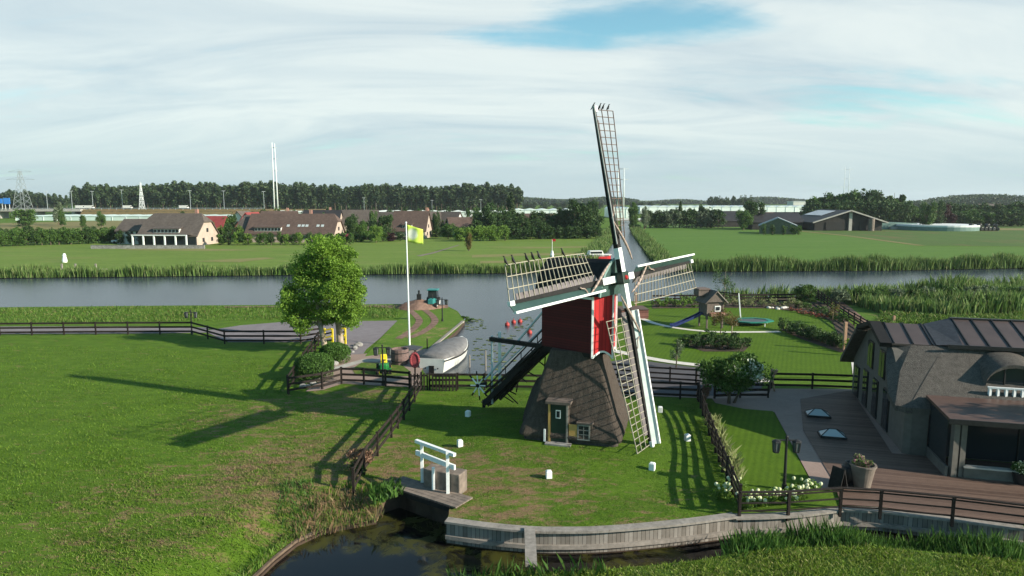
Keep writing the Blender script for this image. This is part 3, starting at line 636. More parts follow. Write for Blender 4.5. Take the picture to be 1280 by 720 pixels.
# ------------------------------------------------------------ the windmill
MZ = .33
hub = Vector((5.58, 34.9, 8.97)); yaw = .8797; tilt = .197; rot0 = .03; RS = 8.84
ah = Vector((math.sin(yaw), -math.cos(yaw), 0)); uu = Vector((math.cos(yaw), math.sin(yaw), 0)); zz_ = Vector((0,0,1))
nn = (ah*math.cos(tilt)+zz_*math.sin(tilt)).normalized(); vv = uu.cross(nn); vv = vv if vv.z > 0 else -vv
Cm = Vector((hub.x, hub.y, 0))-ah*2.45
def W(s, t, z): return Cm+ah*s+uu*t+zz_*z
mill = thing('windmill', 'thatched windmill with a red cap house and four lattice sails', 'windmill', (Cm.x, Cm.y, MZ))
def mb(m, name, mat, parent=None, **k): return m.build(name, mat, parent or mill, world=True, **k)
# lower body: rounded square pyramid of thatch
BR = R(-15)
def ring(hw, z, rnd, cx=0., cy=0., n=12, seed=0):
    out = []; rc = .09*hw+.05
    for q in range(4):                      # four sides, each corner rounded with five points
        for k in range(n):
            t = k/n; x, y = hw, -hw+rc+(2*hw-2*rc)*t
            if k == 0: pass
            a = q*PI/2; xx, yy = x*(1+.006*math.sin(k*1.9+z*3)), y
            out.append((xx*math.cos(a)-yy*math.sin(a), xx*math.sin(a)+yy*math.cos(a)))
        for k in range(5):
            b = q*PI/2+(k/4)*PI/2*.999; ccx, ccy = (hw-rc), (hw-rc); a = q*PI/2
            px_ = ccx+rc*math.cos((k/4)*PI/2); py_ = ccy+rc*math.sin((k/4)*PI/2)
            out.append((px_*math.cos(a)-py_*math.sin(a), px_*math.sin(a)+py_*math.cos(a)))
    return [(MC[0]+(x+cx)*math.cos(BR)-(y+cy)*math.sin(BR), MC[1]+(x+cx)*math.sin(BR)+(y+cy)*math.cos(BR), z) for x, y in out]
sh = (Cm.x-MC[0], Cm.y-MC[1])
prof = [(2.70,MZ+.30,7),(2.72,MZ+.42,7),(2.60,MZ+.8,7),(2.31,1.7,7),(2.06,2.5,6),(1.83,3.3,5),(1.59,4.1,4),(1.30,5.05,4)]
mb(MB().rings([ring(h_, z_, p_, sh[0]*max(0,(z_-MZ)/5), sh[1]*max(0,(z_-MZ)/5)) for h_, z_, p_ in prof]), 'thatched_body', M['thatch'])
mb(MB().rings([ring(2.5, MZ-.4, 7), ring(2.5, MZ+.45, 7)]), 'brick_plinth', nmat('dark_plinth', (.03,.026,.024), (.08,.068,.06), 6, .9, .3))
def BL(x, y, z): return (MC[0]+x*math.cos(BR)-y*math.sin(BR), MC[1]+x*math.sin(BR)+y*math.cos(BR), z)
def bbox(m, x0, x1, y0, y1, z0, z1):
    vs = [BL(x, y, z) for z in (z0, z1) for x, y in ((x0,y0),(x1,y0),(x1,y1),(x0,y1))]
    return m.add(vs, [(0,3,2,1),(4,5,6,7),(0,1,5,4),(1,2,6,5),(2,3,7,6),(3,0,4,7)])
z0 = MZ
porch = mb(bbox(MB(), -1.12,-.02,-2.660,-1.000,z0+.1,z0+2.28), 'door_housing', M['thatch'])
d = mb(bbox(MB(), -.98,-.16,-2.700,-2.662,z0+.15,z0+2.1), 'door', M['greendoor'])
mb(bbox(MB(), -.70,-.44,-2.725,-2.703,z0+1.38,z0+1.82), 'door_window_frame', M['white'], d)
mb(bbox(MB(), -.66,-.48,-2.735,-2.727,z0+1.43,z0+1.77), 'pane', M['glass'], d)
m = MB()
bbox(m,-1.1,-.99,-2.750,-2.660,z0+.1,z0+2.15); mb(m, 'door_frame', M['ochre']); mb(bbox(MB(),-.15,-.05,-2.750,-2.660,z0+.1,z0+2.15), 'door_frame', M['capplank'])
mb(bbox(MB(),-1.22,.1,-2.920,-2.100,z0+2.17,z0+2.31), 'porch_roof', M['playwood'])
bbox(m2 := MB(),-1.2,.15,-3.100,-2.680,z0-.1,z0+.1); mb(m2, 'doorstep', M['stone'])
mb(bbox(MB(), .0,.42,-2.730,-2.670,z0+.32,z0+1.12), 'shutter', M['ochre'])
mb(bbox(MB(), .43,1.2,-2.680,-1.500,z0+.3,z0+1.3), 'window_housing', M['thatch'])
wf = MB(); bbox(wf,.44,.51,-2.740,-2.680,z0+.32,z0+1.15); bbox(wf,1.03,1.10,-2.740,-2.680,z0+.32,z0+1.15)
bbox(wf,.51,1.03,-2.740,-2.680,z0+.32,z0+.38); bbox(wf,.51,1.03,-2.740,-2.680,z0+1.08,z0+1.15); bbox(wf,.755,.785,-2.730,-2.685,z0+.38,z0+1.08)
bbox(wf,.51,1.03,-2.728,-2.686,z0+.6,z0+.63); bbox(wf,.51,1.03,-2.728,-2.686,z0+.84,z0+.87)
w = mb(wf, 'window', nmat('grey_window_paint', (.16,.16,.15), (.24,.24,.23), 4, .6, .1)); mb(bbox(MB(), .5,1.04,-2.700,-2.684,z0+.36,z0+1.1), 'pane', M['glass'], w)
mb(bbox(MB(), .40,1.25,-2.820,-2.200,z0+1.2,z0+1.28), 'window_roof', M['playwood'])
mb(bbox(MB(), -1.32,-1.22,-2.800,-2.680,z0+.1,z0+.75), 'boot_scraper_post', M['white'])
# cap house
hw = 1.16; s0, s1 = -1.72, 1.5; zb, ze, zr = 5.05, 7.98, 9.85
mb(MB().prism([W(s0,-hw,zb),W(s1,-hw,zb),W(s1,-hw,ze),W(s0,-hw,ze)], uu*(2*hw)), 'red_house', boardmat('red_side_boards', (.055,.004,.006), (.085,.006,.008), .14, 2))
mb(MB().prism([W(s0+.05,-hw+.1,zb-.25),W(s1-.05,-hw+.1,zb-.25),W(s1-.05,-hw+.1,zb),W(s0+.05,-hw+.1,zb)], uu*(2*hw-.2)), 'floor_frame', M['tar'])
# breast: two facets meeting at a nose, scalloped bottom
def facet(sgn):
    pts_t = []; N = 10
    for i in range(N+1):
        k = i/N; s_ = s1+.02+.5*(1-k); t_ = sgn*hw*k
        pts_t.append((s_, t_, zb-.32-.0*k+.38*math.sin(PI*k)*.9+.10*k))
    m = MB()
    top = [W(a, b, ze+.15) for a, b, c in pts_t]; bot = [W(a, b, c) for a, b, c in pts_t]
    m.add(top+bot, [(i, i+1, N+2+i, N+1+i) for i in range(N)])
    back = [W(a-.08, b, ze+.15) for a, b, c in pts_t]; bb = [W(a-.08, b, c) for a, b, c in pts_t]
    m.add(back+bb, [(i, i+1, N+2+i, N+1+i) for i in range(N)])
    m.add(bot+bb, [(i, i+1, N+2+i, N+1+i) for i in range(N)])
    return m, bot
for sg in (-1, 1):
    m, bot = facet(sg); mb(m, 'breast_board', M['redbright'])
    e = MB()
    for p, q in zip(bot[:-1], bot[1:]): e.beam(p+ah*.03, q+ah*.03, .07, .09)
    mb(e, 'scalloped_trim', M['white'])
    mb(MB().beam(W(s1+.05,sg*hw,zb-.22), W(s1+.05,sg*hw,ze+.1), .11, .11), 'corner_trim', M['white'])
mb(MB().beam(W(s1+.56,0,zb-.38), W(s1+.56,0,ze+.1), .1, .1), 'nose_trim', M['white'])
mb(MB().beam(W(s1+.3,-hw-.1,ze+.28), W(s1+.3,hw+.1,ze+.28), .34, .34), 'white_beam', M['white'])
mb(MB().beam(W(s0,-hw-.03,ze-.03), W(s1,-hw-.03,ze-.03), .06, .12), 'eave_trim', M['white'])
mb(MB().beam(W(s0,hw+.03,ze-.03), W(s1,hw+.03,ze-.03), .06, .12), 'eave_trim', M['white'])
# curved roof
prf = [(-hw-.22,ze+.02),(-hw-.1,ze+.55),(-hw+.22,ze+1.15),(-.4,zr-.18),(0,zr),(.4,zr-.18),(hw-.22,ze+1.15),(hw+.1,ze+.55),(hw+.22,ze+.02)]
m = MB(); rg = [[W(s_, t_, z_+dz) for t_, z_ in prf] for s_, dz in ((s0-.32,0),(s0+1,0),(s1+.5,.08))]
m.rings(rg); mb(m, 'roof', M['tar'], smooth=False)
m = MB(); m.prism([W(s1+.52, t_, z_+.08) for t_, z_ in prf], ah*.06); mb(m, 'front_gable', M['green'])
e = MB()
for (a, b), (c_, d_) in zip(prf[:-1], prf[1:]): e.beam(W(s1+.58,a,b+.08), W(s1+.58,c_,d_+.08), .09, .13)
mb(e, 'gable_trim', nmat('grey_green_paint', (.12,.20,.19), (.2,.29,.27), 3, .5, 0))
# shaft and hub
mb(MB().tube(hub-nn*2.2, hub-nn*.1, .28, .3, 14), 'wind_shaft', M['tar'], smooth=False)
hm = MB(); hm.beam(hub-nn*.55, hub+nn*.35, .62, .62, vv); mb(hm, 'shaft_head', M['greendoor'], bevel=.04)
mb(MB().lathe((0,0,0), [(.001,0),(.14,0),(.12,.06),(.001,.08)], 8).__class__().tube(hub+nn*.35, hub+nn*.42, .13, .09, 10), 'boss', M['redbright'])
M['stock_grey'] = nmat('weathered_grey_paint', (.22,.23,.23), (.36,.37,.37), 4, .7, .1); M['paleboard'] = nmat('pale_green_board', (.40,.47,.46), (.58,.63,.62), 3, .5, .1)
for k in range(4):
    a = rot0+k*PI/2; dr = -math.sin(a)*uu+math.cos(a)*vv; ed = math.cos(a)*uu+math.sin(a)*vv
    off = nn*(.12 if k%2 == 0 else -.22); O = hub+off
    def S(r_, e_, back=0.): return O+dr*r_+ed*e_-nn*back
    def tw(r_): return R(-4+26*max(0,(RS-r_)/RS)**1.2)
    def Lp(r_, e_): return S(r_, e_*math.cos(tw(r_)), e_*math.sin(tw(r_)))
    sail = mb(MB().beam(S(.25,0), S(RS-.1,0), .36 if k == 0 else .30, .28, nn, .13, .12), 'sail', M['tar'])
    sail['label'] = ['upright sail with its lattice to the right', 'sail pointing left over the canal', 'lowest sail with its tip near the lawn', 'sail pointing right over the garden'][k]
    mb(MB().beam(S(.3,0), S(1.55,0), .34, .3, nn), 'painted_stock_end', M['white'], sail)
    lt = MB(); N = 19; r0 = 2.0
    for i in range(N+1):
        r_ = r0+(RS-.12-r0)*i/N; lt.beam(Lp(r_, .08), Lp(r_, 1.62), .03, .04, nn)
    mb(lt, 'cross_lath', M['lathred'] if k == 0 else M['lath'], sail)
    for e_ in (.6, 1.12, 1.62):
        lt = MB()
        for i in range(N): 
            ra, rb = r0+(RS-.12-r0)*i/N, r0+(RS-.12-r0)*(i+1)/N; lt.beam(Lp(ra,e_)+nn*.03, Lp(rb,e_)+nn*.03, .035, .04, nn)
        mb(lt, 'long_lath', M['lathred'] if k == 0 else M['lath'], sail)
    # leading board, turned forward
    bw = .42; ra, rb = (1.75, RS-.05)
    def Bd(r_, e_): return S(r_, -.06-e_*.80, -e_*.60)
    m = MB(); m.rings([[Bd(ra,0),Bd(ra,bw),Bd(ra,bw)-nn*.03,Bd(ra,0)-nn*.03],[Bd(rb,0),Bd(rb,bw),Bd(rb,bw)-nn*.03,Bd(rb,0)-nn*.03]])
    mb(m, 'leading_board', [M['tar'],M['green'],M['paleboard'],M['green']][k], sail)
    mb(MB().beam(Bd(ra,bw+.03), Bd(rb,bw+.03), .10 if k else .045, .17 if k else .05, nn), 'white_edge', M['white'] if k else M['stock_grey'], sail)
    # inner drag board behind the stock
    m = MB(); m.rings([[S(ra,.12,.02),S(ra,.42,.14),S(ra,.42,.17),S(ra,.12,.05)],[S(rb-.6,.08,.0),S(rb-.6,.34,.03),S(rb-.6,.34,.06),S(rb-.6,.08,.03)]])
    mb(m, 'stock_board', nmat('grey_brown_board%d' % k, (.10,.085,.09), (.17,.15,.155), 4, .8, .1), sail)
    mb(MB().beam(S(RS-.28,-.02,-.08), S(RS+.02,-.02,-.08), .2, .16, nn), 'tip_block', M['white'], sail)
    # rolled cloth, wound round the stock
    pts = []
    for i in range(9):
        t = i/8; pts.append(S(.85+2.1*t, .85-1.2*t+.05*math.sin(t*5), -.25-.05*math.sin(t*PI)))
    mb(MB().path(pts, [.03,.05,.06,.07,.07,.06,.06,.05,.03], 7), 'rolled_sailcloth', M['cloth'], sail, smooth=True)
    pts = [S(3.1+.6*t, -.4+.5*t+.1*math.sin(t*5), -.2) for t in [i/5 for i in range(6)]]
    mb(MB().path(pts, .03, 6), 'rope', M['cloth'], sail)
# tail: pole, stairs, braces, winch
tp = M['tar']
ft = mb(MB().beam(W(s0,0,5.0), W(-6.7,0,.55), .34, .38), 'tail_pole', tp)
m = MB()
for sg in (-.7, 0, .7): m.beam(W(s0-.1,sg,5.2), W(-6.4,sg,.75), .1, .3)
mb(m, 'stair_stringer', tp)
m = MB()
for i in range(20):
    t = i/19; m.beam(W(s0-.2-4.6*t,-.7,5.1-4.3*t), W(s0-.2-4.6*t,.7,5.1-4.3*t), .26, .05)
mb(m, 'stair_tread', nmat('worn_tread', (.02,.018,.018), (.06,.055,.05), 5, .8, .1))
m = MB()
for sg in (-.5, .5):
    m.beam(W(s0-.1,sg,6.1), W(-6.4,sg,1.7), .05, .07)
    for t in (.15,.4,.65,.9): m.beam(W(s0-.1-4.7*t,sg,5.1-4.3*t), W(s0-.1-4.7*t,sg,6.1-4.4*t), .05, .05)
mb(m, 'stair_rail', tp)
mb(MB().beam(W(s0+.2,0,4.85), W(s0+.2,-.01,4.9)+Vector((0,0,.01)), .1, .1).beam(W(s0,-.9,4.95), W(-5.7,-.9,4.85), .22, .24), 'tail_beam', tp)
for sg in (-1.1, 1.1):
    mb(MB().beam(W(s0+.1,sg,7.0), W(-6.7,sg*.25,2.1), .09, .09), 'long_brace', nmat('pale_blue_grey_paint', (.35,.42,.47), (.5,.56,.6), 4, .6, .1))
    mb(MB().beam(W(s0+.1,sg,5.2), W(-6.6,sg*.3,1.3), .13, .13), 'short_brace', tp)
mb(MB().box(tuple(W(-5.5,-.3,3.6)), (.18,.18,3.2)), 'white_post', M['white'])
mb(MB().box(tuple(W(-6.1,-.3,2.8)), (.12,.12,4.2)), 'slim_post', nmat('pale_post', (.4,.46,.5), (.55,.6,.62), 4, .6, .1))
# winch wheel with crossed spokes
wc = W(-6.6,-1.0,1.9); m = MB()
for i in range(4):
    a = i*PI/4+.15; dv = (ah*math.cos(a)+zz_*math.sin(a)); m.beam(wc-dv*.85, wc+dv*.85, .06, .06)
winch = mb(m, 'winch_spokes', M['white'])
for i in range(8):
    a = i*PI/4+.15; dv = (ah*math.cos(a)+zz_*math.sin(a)); mb(MB().beam(wc+dv*.62, wc+dv*.87, .075, .075), 'dark_tip', tp, winch)
mb(MB().tube(wc-uu*.1, wc+uu*.7, .12, .12, 10), 'winch_drum', tp)
mb(MB().beam(W(-7.05,0,.7), W(-7.05,0,MZ-.1) , .2, .2), 'tail_foot', tp)
m = MB()
random.seed(3)
for i in range(16):
    t = i/16; p = W(s0-4.9*t, random.uniform(-.6,.6), 4.8-4.2*t); m.beam(p, p+Vector((random.uniform(-.8,.8), random.uniform(-.3,.3), random.uniform(-.9,-.3))), .07, .07)
mb(m, 'lower_strut', tp)
# thatched lean-to left of the body (covers the wheel)
o_ = MB(); 
o_.rings([[BL(x*k+ -2.35+(z_-MZ)*.22, y*k+ 1.2, z_) for x, y in [(math.cos(t)*1.15, math.sin(t)*1.9) for t in [2*PI*i/24 for i in range(24)]]] for k, z_ in ((.9,MZ-.2),(.9,MZ+.5),(.86,1.4),(.78,2.2),(.66,2.7),(.3,2.8))])
mb(o_, 'wheel_housing', M['thatch'], smooth=True)

# birds
def bird(p, rz, label, s=1.):
    m = MB(); m.rings([[(x*s, r_*math.cos(t)*s, z_*s+r_*1.0*math.sin(t)*s) for t in [2*PI*i/8 for i in range(8)]] for x, r_, z_ in ((-.24,.012,.02),(-.16,.03,.04),(-.06,.07,.10),(.04,.08,.16),(.10,.055,.22),(.13,.045,.27),(.17,.035,.29),(.20,.012,.28),(.26,.003,.27))])
    for sg in (-.025,.025): m.tube((.02*s,sg*s,.09*s), (.02*s,sg*s,0), .008*s, .008*s, 5)
    o = m.build('bird', M['bird'], smooth=True); o.location = p; o.rotation_euler = (0,R(-25),rz); return tag(o, label, 'bird', 'black birds perched on the sails')
def sailpt(k, r_, e_):
    a = rot0+k*PI/2; dr = -math.sin(a)*uu+math.cos(a)*vv; ed = math.cos(a)*uu+math.sin(a)*vv
    t = R(-4+26*max(0,(RS-r_)/RS)**1.2); off = nn*(.12 if k%2 == 0 else -.22)
    return hub+off+dr*r_+ed*e_*math.cos(t)-nn*e_*math.sin(t)
for r_, lb in ((8.75,'outermost of the black birds on the left sail'), (8.2,'second black bird from the tip of the left sail'), (7.2,'black bird third from the tip on the left sail'), (6.7,'middle black bird in the row on the left sail'), (6.2,'black bird fifth from the tip on the left sail'), (4.1,'lone black bird set apart nearest the hub on the left sail')):
    bird(sailpt(1, r_, 1.68)+Vector((0,0,.0)), random.uniform(-.6,.6)+PI, lb, .9)
for e_, lb in ((.0,'black bird on the very tip of the upright sail stock'), (.55,'black bird left of three on the upright sail end'), (.85,'middle one of three black birds on the upright sail end'), (1.3,'black bird at the outer corner of the upright sail')):
    bird(sailpt(0, RS-.08, e_)+Vector((0,0,.02)), random.uniform(-.6,.6), lb, .8)

# white marker blocks on the lawn
for px, py, lb in ((575,560,'white marker block on the lawn nearest the sluice bars'),(585,522,'white marker block in the mill shadow below the winch wheel'),(686,600,'white marker block standing alone in front of the mill door'),
                (815,591,'white marker block just in front of the lowest sail tip'),(859,555,'white marker block beside the shadow of the curved fence'),(825,518,'white marker block behind the lowest sail, farthest right')):
    x, y = G(px, py); z = gz(x, y); m = MB(); m.box((0,0,.17), (.27,.27,.34)); m.box((0,0,.35), (.21,.21,.04))
    o = m.build('marker_block', M['white'], bevel=.03); o.location = (x, y, z); o.rotation_euler = (0,0,random.uniform(-.5,.5)); tag(o, lb, 'marker', 'white blocks on the mill lawn')

# ------------------------------------------------------------ lamp posts
def lamp(px, py, h, label):
    x, y = G(px, py); r = thing('street_lamp', label, 'lamp post', (x, y, 0), 0, 'black lamp posts')
    MB().tube((0,0,0), (0,0,h), .075, .05, 10).build('pole', M['iron'], r); MB().tube((0,0,0), (0,0,.35), .13, .1, 10).build('base', M['iron'], r)
    MB().beam((-.52,0,h-.12), (.52,0,h-.12), .05, .05).ball((0,0,h+.03), .07).build('arm', M['iron'], r)
    for sg in (-1, 1):
        l = MB().lathe((sg*.45,0,h-.62), [(.13,0),(.17,.42)], 6).build('lantern', M['lampglass'], r)
        m = MB(); m.lathe((sg*.45,0,h-.2), [(.22,0),(.2,.05),(.05,.12)], 6); m.lathe((sg*.45,0,h-.68), [(.15,0),(.15,.06)], 6)
        for i in range(6): t = 2*PI*i/6; m.beam((sg*.45+.14*math.cos(t), .14*math.sin(t), h-.64), (sg*.45+.18*math.cos(t), .18*math.sin(t), h-.2), .03, .03)
        m.build('lantern_frame', M['iron'], l)
lamp(479, 482, 2.85, 'black twin lamp post in front of the green ride-on mower')
lamp(553, 402, 2.5, 'black twin lamp post on the grassy point near the turquoise tractor')
lamp(240, 418, 2.3, 'black twin lamp post at the bend of the long road fence')
lamp(980, 614, 2.5, 'black twin lamp post on the shaded lawn beside the deck')

# ------------------------------------------------------------ flagpole
x, y = G(512, 433); r = thing('flagpole', 'tall white flagpole by the boat basin', 'flagpole', (x, y, 0))
H_ = GZ(279, y); MB().tube((0,0,0), (-.1,0,H_), .09, .05, 10).build('pole', M['white'], r); MB().ball((-.1,0,H_+.05), .09).build('finial', M['white'], r)
m, nt, b = newmat('flag_cloth'); tc = nt.nodes.new('ShaderNodeTexCoord')
dn = nt.nodes.new('ShaderNodeVectorMath'); dn.operation = 'DISTANCE'; mp = nt.nodes.new('ShaderNodeMapping'); nt.links.new(tc.outputs['Object'], mp.inputs[0]); mp.inputs['Scale'].default_value = (1,0,1)
nt.links.new(mp.outputs[0], dn.inputs[0]); dn.inputs[1].default_value = (.42,0,H_-.95)
nt.links.new(ramp(nt, math_(nt, 'ADD', dn.outputs['Value'], math_(nt, 'MULTIPLY', noise(nt, tc.outputs['Object'], 3), .2)), [(.42,(.66,.68,.56)),(.66,(.42,.56,.07))]), b.inputs['Base Color']); b.inputs['Roughness'].default_value = .8
m_ = MB(); nx, nz = 14, 8
for i in range(nx+1):
    for j in range(nz+1):
        u_ = i/nx; v_ = j/nz; m_.v.append((.0+1.35*u_, .14*math.sin(u_*7+v_*1.5)*u_, H_-.12-1.5*v_*(1-.0*u_)-.42*u_*(1-v_*.45)))
m_.f = [(i*(nz+1)+j, (i+1)*(nz+1)+j, (i+1)*(nz+1)+j+1, i*(nz+1)+j+1) for i in range(nx) for j in range(nz)]; m_.m = [0]*len(m_.f)
fl = m_.build('flag', m, r, smooth=True); so = fl.modifiers.new('th','SOLIDIFY'); so.thickness = .01; fl['label'] = 'lime green flag with a pale centre'

# ------------------------------------------------------------ covered boat
def hullrings(L_, Wd, prof_h=.75):
    out = []
    for i in range(13):
        t = i/12; xx = -L_/2+L_*t
        w_ = Wd/2*(min(1,(.72+.9*t)) if t < .35 else math.cos(max(0,(t-.45)/.55)*PI/2)**.55 if t > .45 else 1); w_ = max(w_, .02)
        sheer = .12*(2*t-1)**2*2
        out.append([(xx, y_*w_, z_+(sheer if z_ > .3 else 0)) for y_, z_ in ((-.0,-.35),(-.55,-.25),(-.88,.05),(-1,.62),(-.99,prof_h),(.99,prof_h),(1,.62),(.88,.05),(.55,-.25),(.0,-.35))])
    return out
c = (-5.35,55.9); r = thing('covered_boat', 'white sloop under a grey canvas cover moored in the basin', 'boat', (c[0], c[1], CZ+.1), R(79))
MB().rings(hullrings(9.0, 2.9, .85)).build('hull', M['hull'], r, smooth=False)
mm = MB()
rg = []
for i in range(13):
    t = i/12; xx = -4.35+8.5*t; w_ = 1.47*(min(1,(.72+.9*t)) if t < .35 else math.cos(max(0,(t-.42)/.6)*PI/2)**.55 if t > .42 else 1); w_ = max(w_, .05); s_ = .24*(2*t-1)**2
    hh = .62*math.sin(PI*min(1, .15+t*.85))**.6+.05*math.sin(i*2.3)
    rg.append([(xx, w_*math.cos(a), .82+s_+hh*max(0,math.sin(a))**.8-.10*(abs(math.cos(a))>.98)) for a in [PI*k/10 for k in range(11)]]+[(xx,0,.7+s_)])
mm.rings(rg); mm.build('cover', M['tarp'], r, smooth=True)
e = MB()
hr = hullrings(9.04, 2.96, .85)
for sd in (3,6):
    for p, q in zip(hr[:-1], hr[1:]): e.beam((p[sd][0],p[sd][1],p[sd][2]+.1), (q[sd][0],q[sd][1],q[sd][2]+.1), .07, .09)
e.build('rubbing_strake', M['iron'], r); MB().box((-4.55,0,.1), (.08,.4,.9)).build('rudder', M['tar'], r)
for k in (-.5,.5): MB().tube((-4.53,k,.35), (-4.56,k,.35), .06, .06, 8).build('vent', M['iron'], r)
# quay
a, b = G(579,402), G(534,440); r = thing('quay_edge', 'pale timber quay edge alongside the covered boat', 'quay', (*a,0)); MB().beam((*a,.02), (*b,.02), .28, .18).build('coping', M['capplank'], r, world=True); MB().beam((*a,-.5), (*b,-.5), .1, .9).build('sheeting', M['capplank'], r, world=True)
x, y = G(546,442); o = MB().tube((0,0,-1), (0,0,1.3), .06, .05, 8).build('mooring_pole', M['fence']); o.location = (x-.8,y,0); tag(o, 'thin dark mooring pole beside the bow of the covered boat', 'pole')
for px, py in ((648,455),(599,458)):
    pass
x, y = G(583,401,CZ); me = leaves(crownpts(900,.9,.8,.4,.2,8), .16, L['mid']); o = meshobj(me, 'water_plant'); o.location = (x,y,CZ); tag(o, 'round clump of water plants off the end of the quay', 'plant')
for px, py, lb in ((634,407,'red ball floating left of the other red balls'), (642,404,'middle red ball on the basin water'), (650,403,'red ball nearest the mill on the basin water'), (662,417,'red ball floating close behind the red cap house')):
    x, y = G(px, py, CZ); o = MB().ball((0,0,.12), .26).tube((0,0,.42),(0,0,.52),.05,.05,8).build('float_ball', M['ball'], smooth=True); o.location = (x, y, CZ); tag(o, lb, 'float', 'red balls floating in the basin')
for px, py, h_, lb in ((587,451,1.0,'short pale post standing in the water behind the boat'), (607,455,1.6,'taller pale post standing in the lily water')):
    x, y = G(px, py+8, CZ); o = MB().tube((0,0,-1),(0,0,h_),.07,.06,8).build('water_post', M['capplank']); o.location = (x,y,CZ); tag(o, lb, 'post')

# ------------------------------------------------------------ things by the brick path
x, y = G(480, 466); r = thing('ride_on_mower', 'green ride-on mower with a yellow seat behind the lamp post', 'mower', (x, y, 0), R(-80))
MB().box((.45,0,.62), (.75,.55,.42), taper=.9).build('bonnet', M['jdgreen'], r, bevel=.06); MB().box((-.3,0,.5), (.95,.75,.26)).build('chassis', M['jdgreen'], r, bevel=.05)
MB().box((-.35,0,.78), (.45,.5,.14)).box((-.6,0,1.05), (.12,.5,.5)).build('seat', M['yellow'], r, bevel=.05)
for sx, sr in ((.6,.2),(-.5,.3)):
    for sy in (-.46,.46):
        wh = MB().tube((sx,sy-.11,sr), (sx,sy+.11,sr), sr, sr, 16).build('wheel', M['rubber'], r); MB().tube((sx,sy-.12,sr), (sx,sy+.12,sr), sr*.5, sr*.5, 12).build('rim', M['yellow'], wh)
MB().lathe((.05,0,.98), [(.17,0),(.17,.03)], 14).build('steering_wheel', M['rubber'], r); MB().tube((.2,0,.75),(.06,0,.98),.03).build('steering_column', M['iron'], r)
MB().box((0,0,.24), (.7,1.1,.16)).build('cutting_deck', M['jdgreen'], r, bevel=.04)
x, y = G(500, 455); r = thing('wooden_tub', 'tall brown timber tub on the brick path', 'tub', (x, y, 0)); MB().lathe((0,0,0), [(.62,0),(.72,.6),(.70,1.25),(.62,1.25),(.6,1.1),(.001,1.1)], 16).build('tub', nmat('tub_wood', (.09,.06,.055), (.19,.13,.12), 5, .85, .3), r)
for z in (.3,.95): MB().lathe((0,0,z), [(.73,0),(.73,.06)], 16).build('hoop', M['iron'], r)
x, y = G(514, 448); r = thing('table', 'small dark grey table tilted beside the flagpole foot', 'table', (x, y, 0), R(20))
MB().lathe((0,0,.85), [(1.0,0),(1.0,.07),(.001,.07)], 5).build('table_top', M['slate'], r)
for i in range(4): t = PI/4+i*PI/2; MB().beam((.4*math.cos(t),.4*math.sin(t),.86), (.65*math.cos(t),.65*math.sin(t),0), .06,.06).build('leg', M['fence'], r)
x, y = G(519, 475); r = thing('buoy_wheel', 'faded red lifebuoy on a post above the fence corner', 'lifebuoy', (x, y, 0))
MB().box((0,0,.75), (.1,.1,1.5)).build('post', M['fence'], r)
m = MB(); pts = [(.30*math.cos(t), -.1, 1.5+.5*math.sin(t)) for t in [2*PI*i/20 for i in range(21)]]; m.path(pts, .09, 8)
bo = m.build('ring', M['buoyred'], r, smooth=True); MB().box((0,-.1,1.5), (.42,.06,.8)).build('net', M['buoyred'], bo)
r = thing('tractor', 'small turquoise tractor beside the soil heap', 'tractor', (*G(541,384),0), R(-95))
MB().box((.75,0,.85), (1.3,.7,.6)).build('bonnet', M['teal'], r, bevel=.08); MB().box((-.35,0,.75), (1.1,1.0,.5)).build('body', M['teal'], r, bevel=.05)
cb = MB().box((-.35,0,1.6), (1.15,1.15,.95), taper=.88).build('cab', M['glass'], r, bevel=.03); MB().box((-.35,0,2.12), (1.3,1.3,.12)).build('cab_roof', M['teal'], cb, bevel=.03)
for sx, sr in ((1.1,.35),(-.5,.6)):
    for sy in (-.62,.62):
        wh = MB().tube((sx,sy-.15,sr), (sx,sy+.15,sr), sr, sr, 18).build('wheel', M['rubber'], r); MB().tube((sx,sy-.16,sr), (sx,sy+.16,sr), sr*.5, sr*.5, 12).build('rim', M['steel'], wh)
MB().tube((1.0,.2,1.1),(1.0,.2,1.7),.04).build('exhaust', M['iron'], r)
# soil heap
def heap(x, y, rx, ry, h, label):
    m = MB(); N = 26; rg = []
    for k in range(9):
        t = k/8; rg.append([(rx*(1-t)*math.cos(a)*(1+.12*math.sin(5*a+k)+.06*math.sin(11*a)), ry*(1-t)*math.sin(a)*(1+.1*math.cos(4*a)), h*(t**.8)+(.12*math.sin(a*6+k*2)*(1-t))) for a in [2*PI*i/N for i in range(N)]])
    m.rings(rg, False); o = m.build('soil_heap', M['soil'], smooth=True); o.location = (x, y, -.1); tag(o, label, 'soil heap')
heap(*G(524,385), 3.2, 2.0, 1.25, 'heap of brown soil on the canal bank beside the tractor')
x, y = G(524,377); o = MB().box((0,0,.3), (.5,.5,1.1)).tube((0,0,.8),(0,0,1.3),.12).build('bollard', M['iron']); x, y = G(524,385); o.location = (x, y, .85); tag(o, 'small dark stub on top of the soil heap', 'stub')
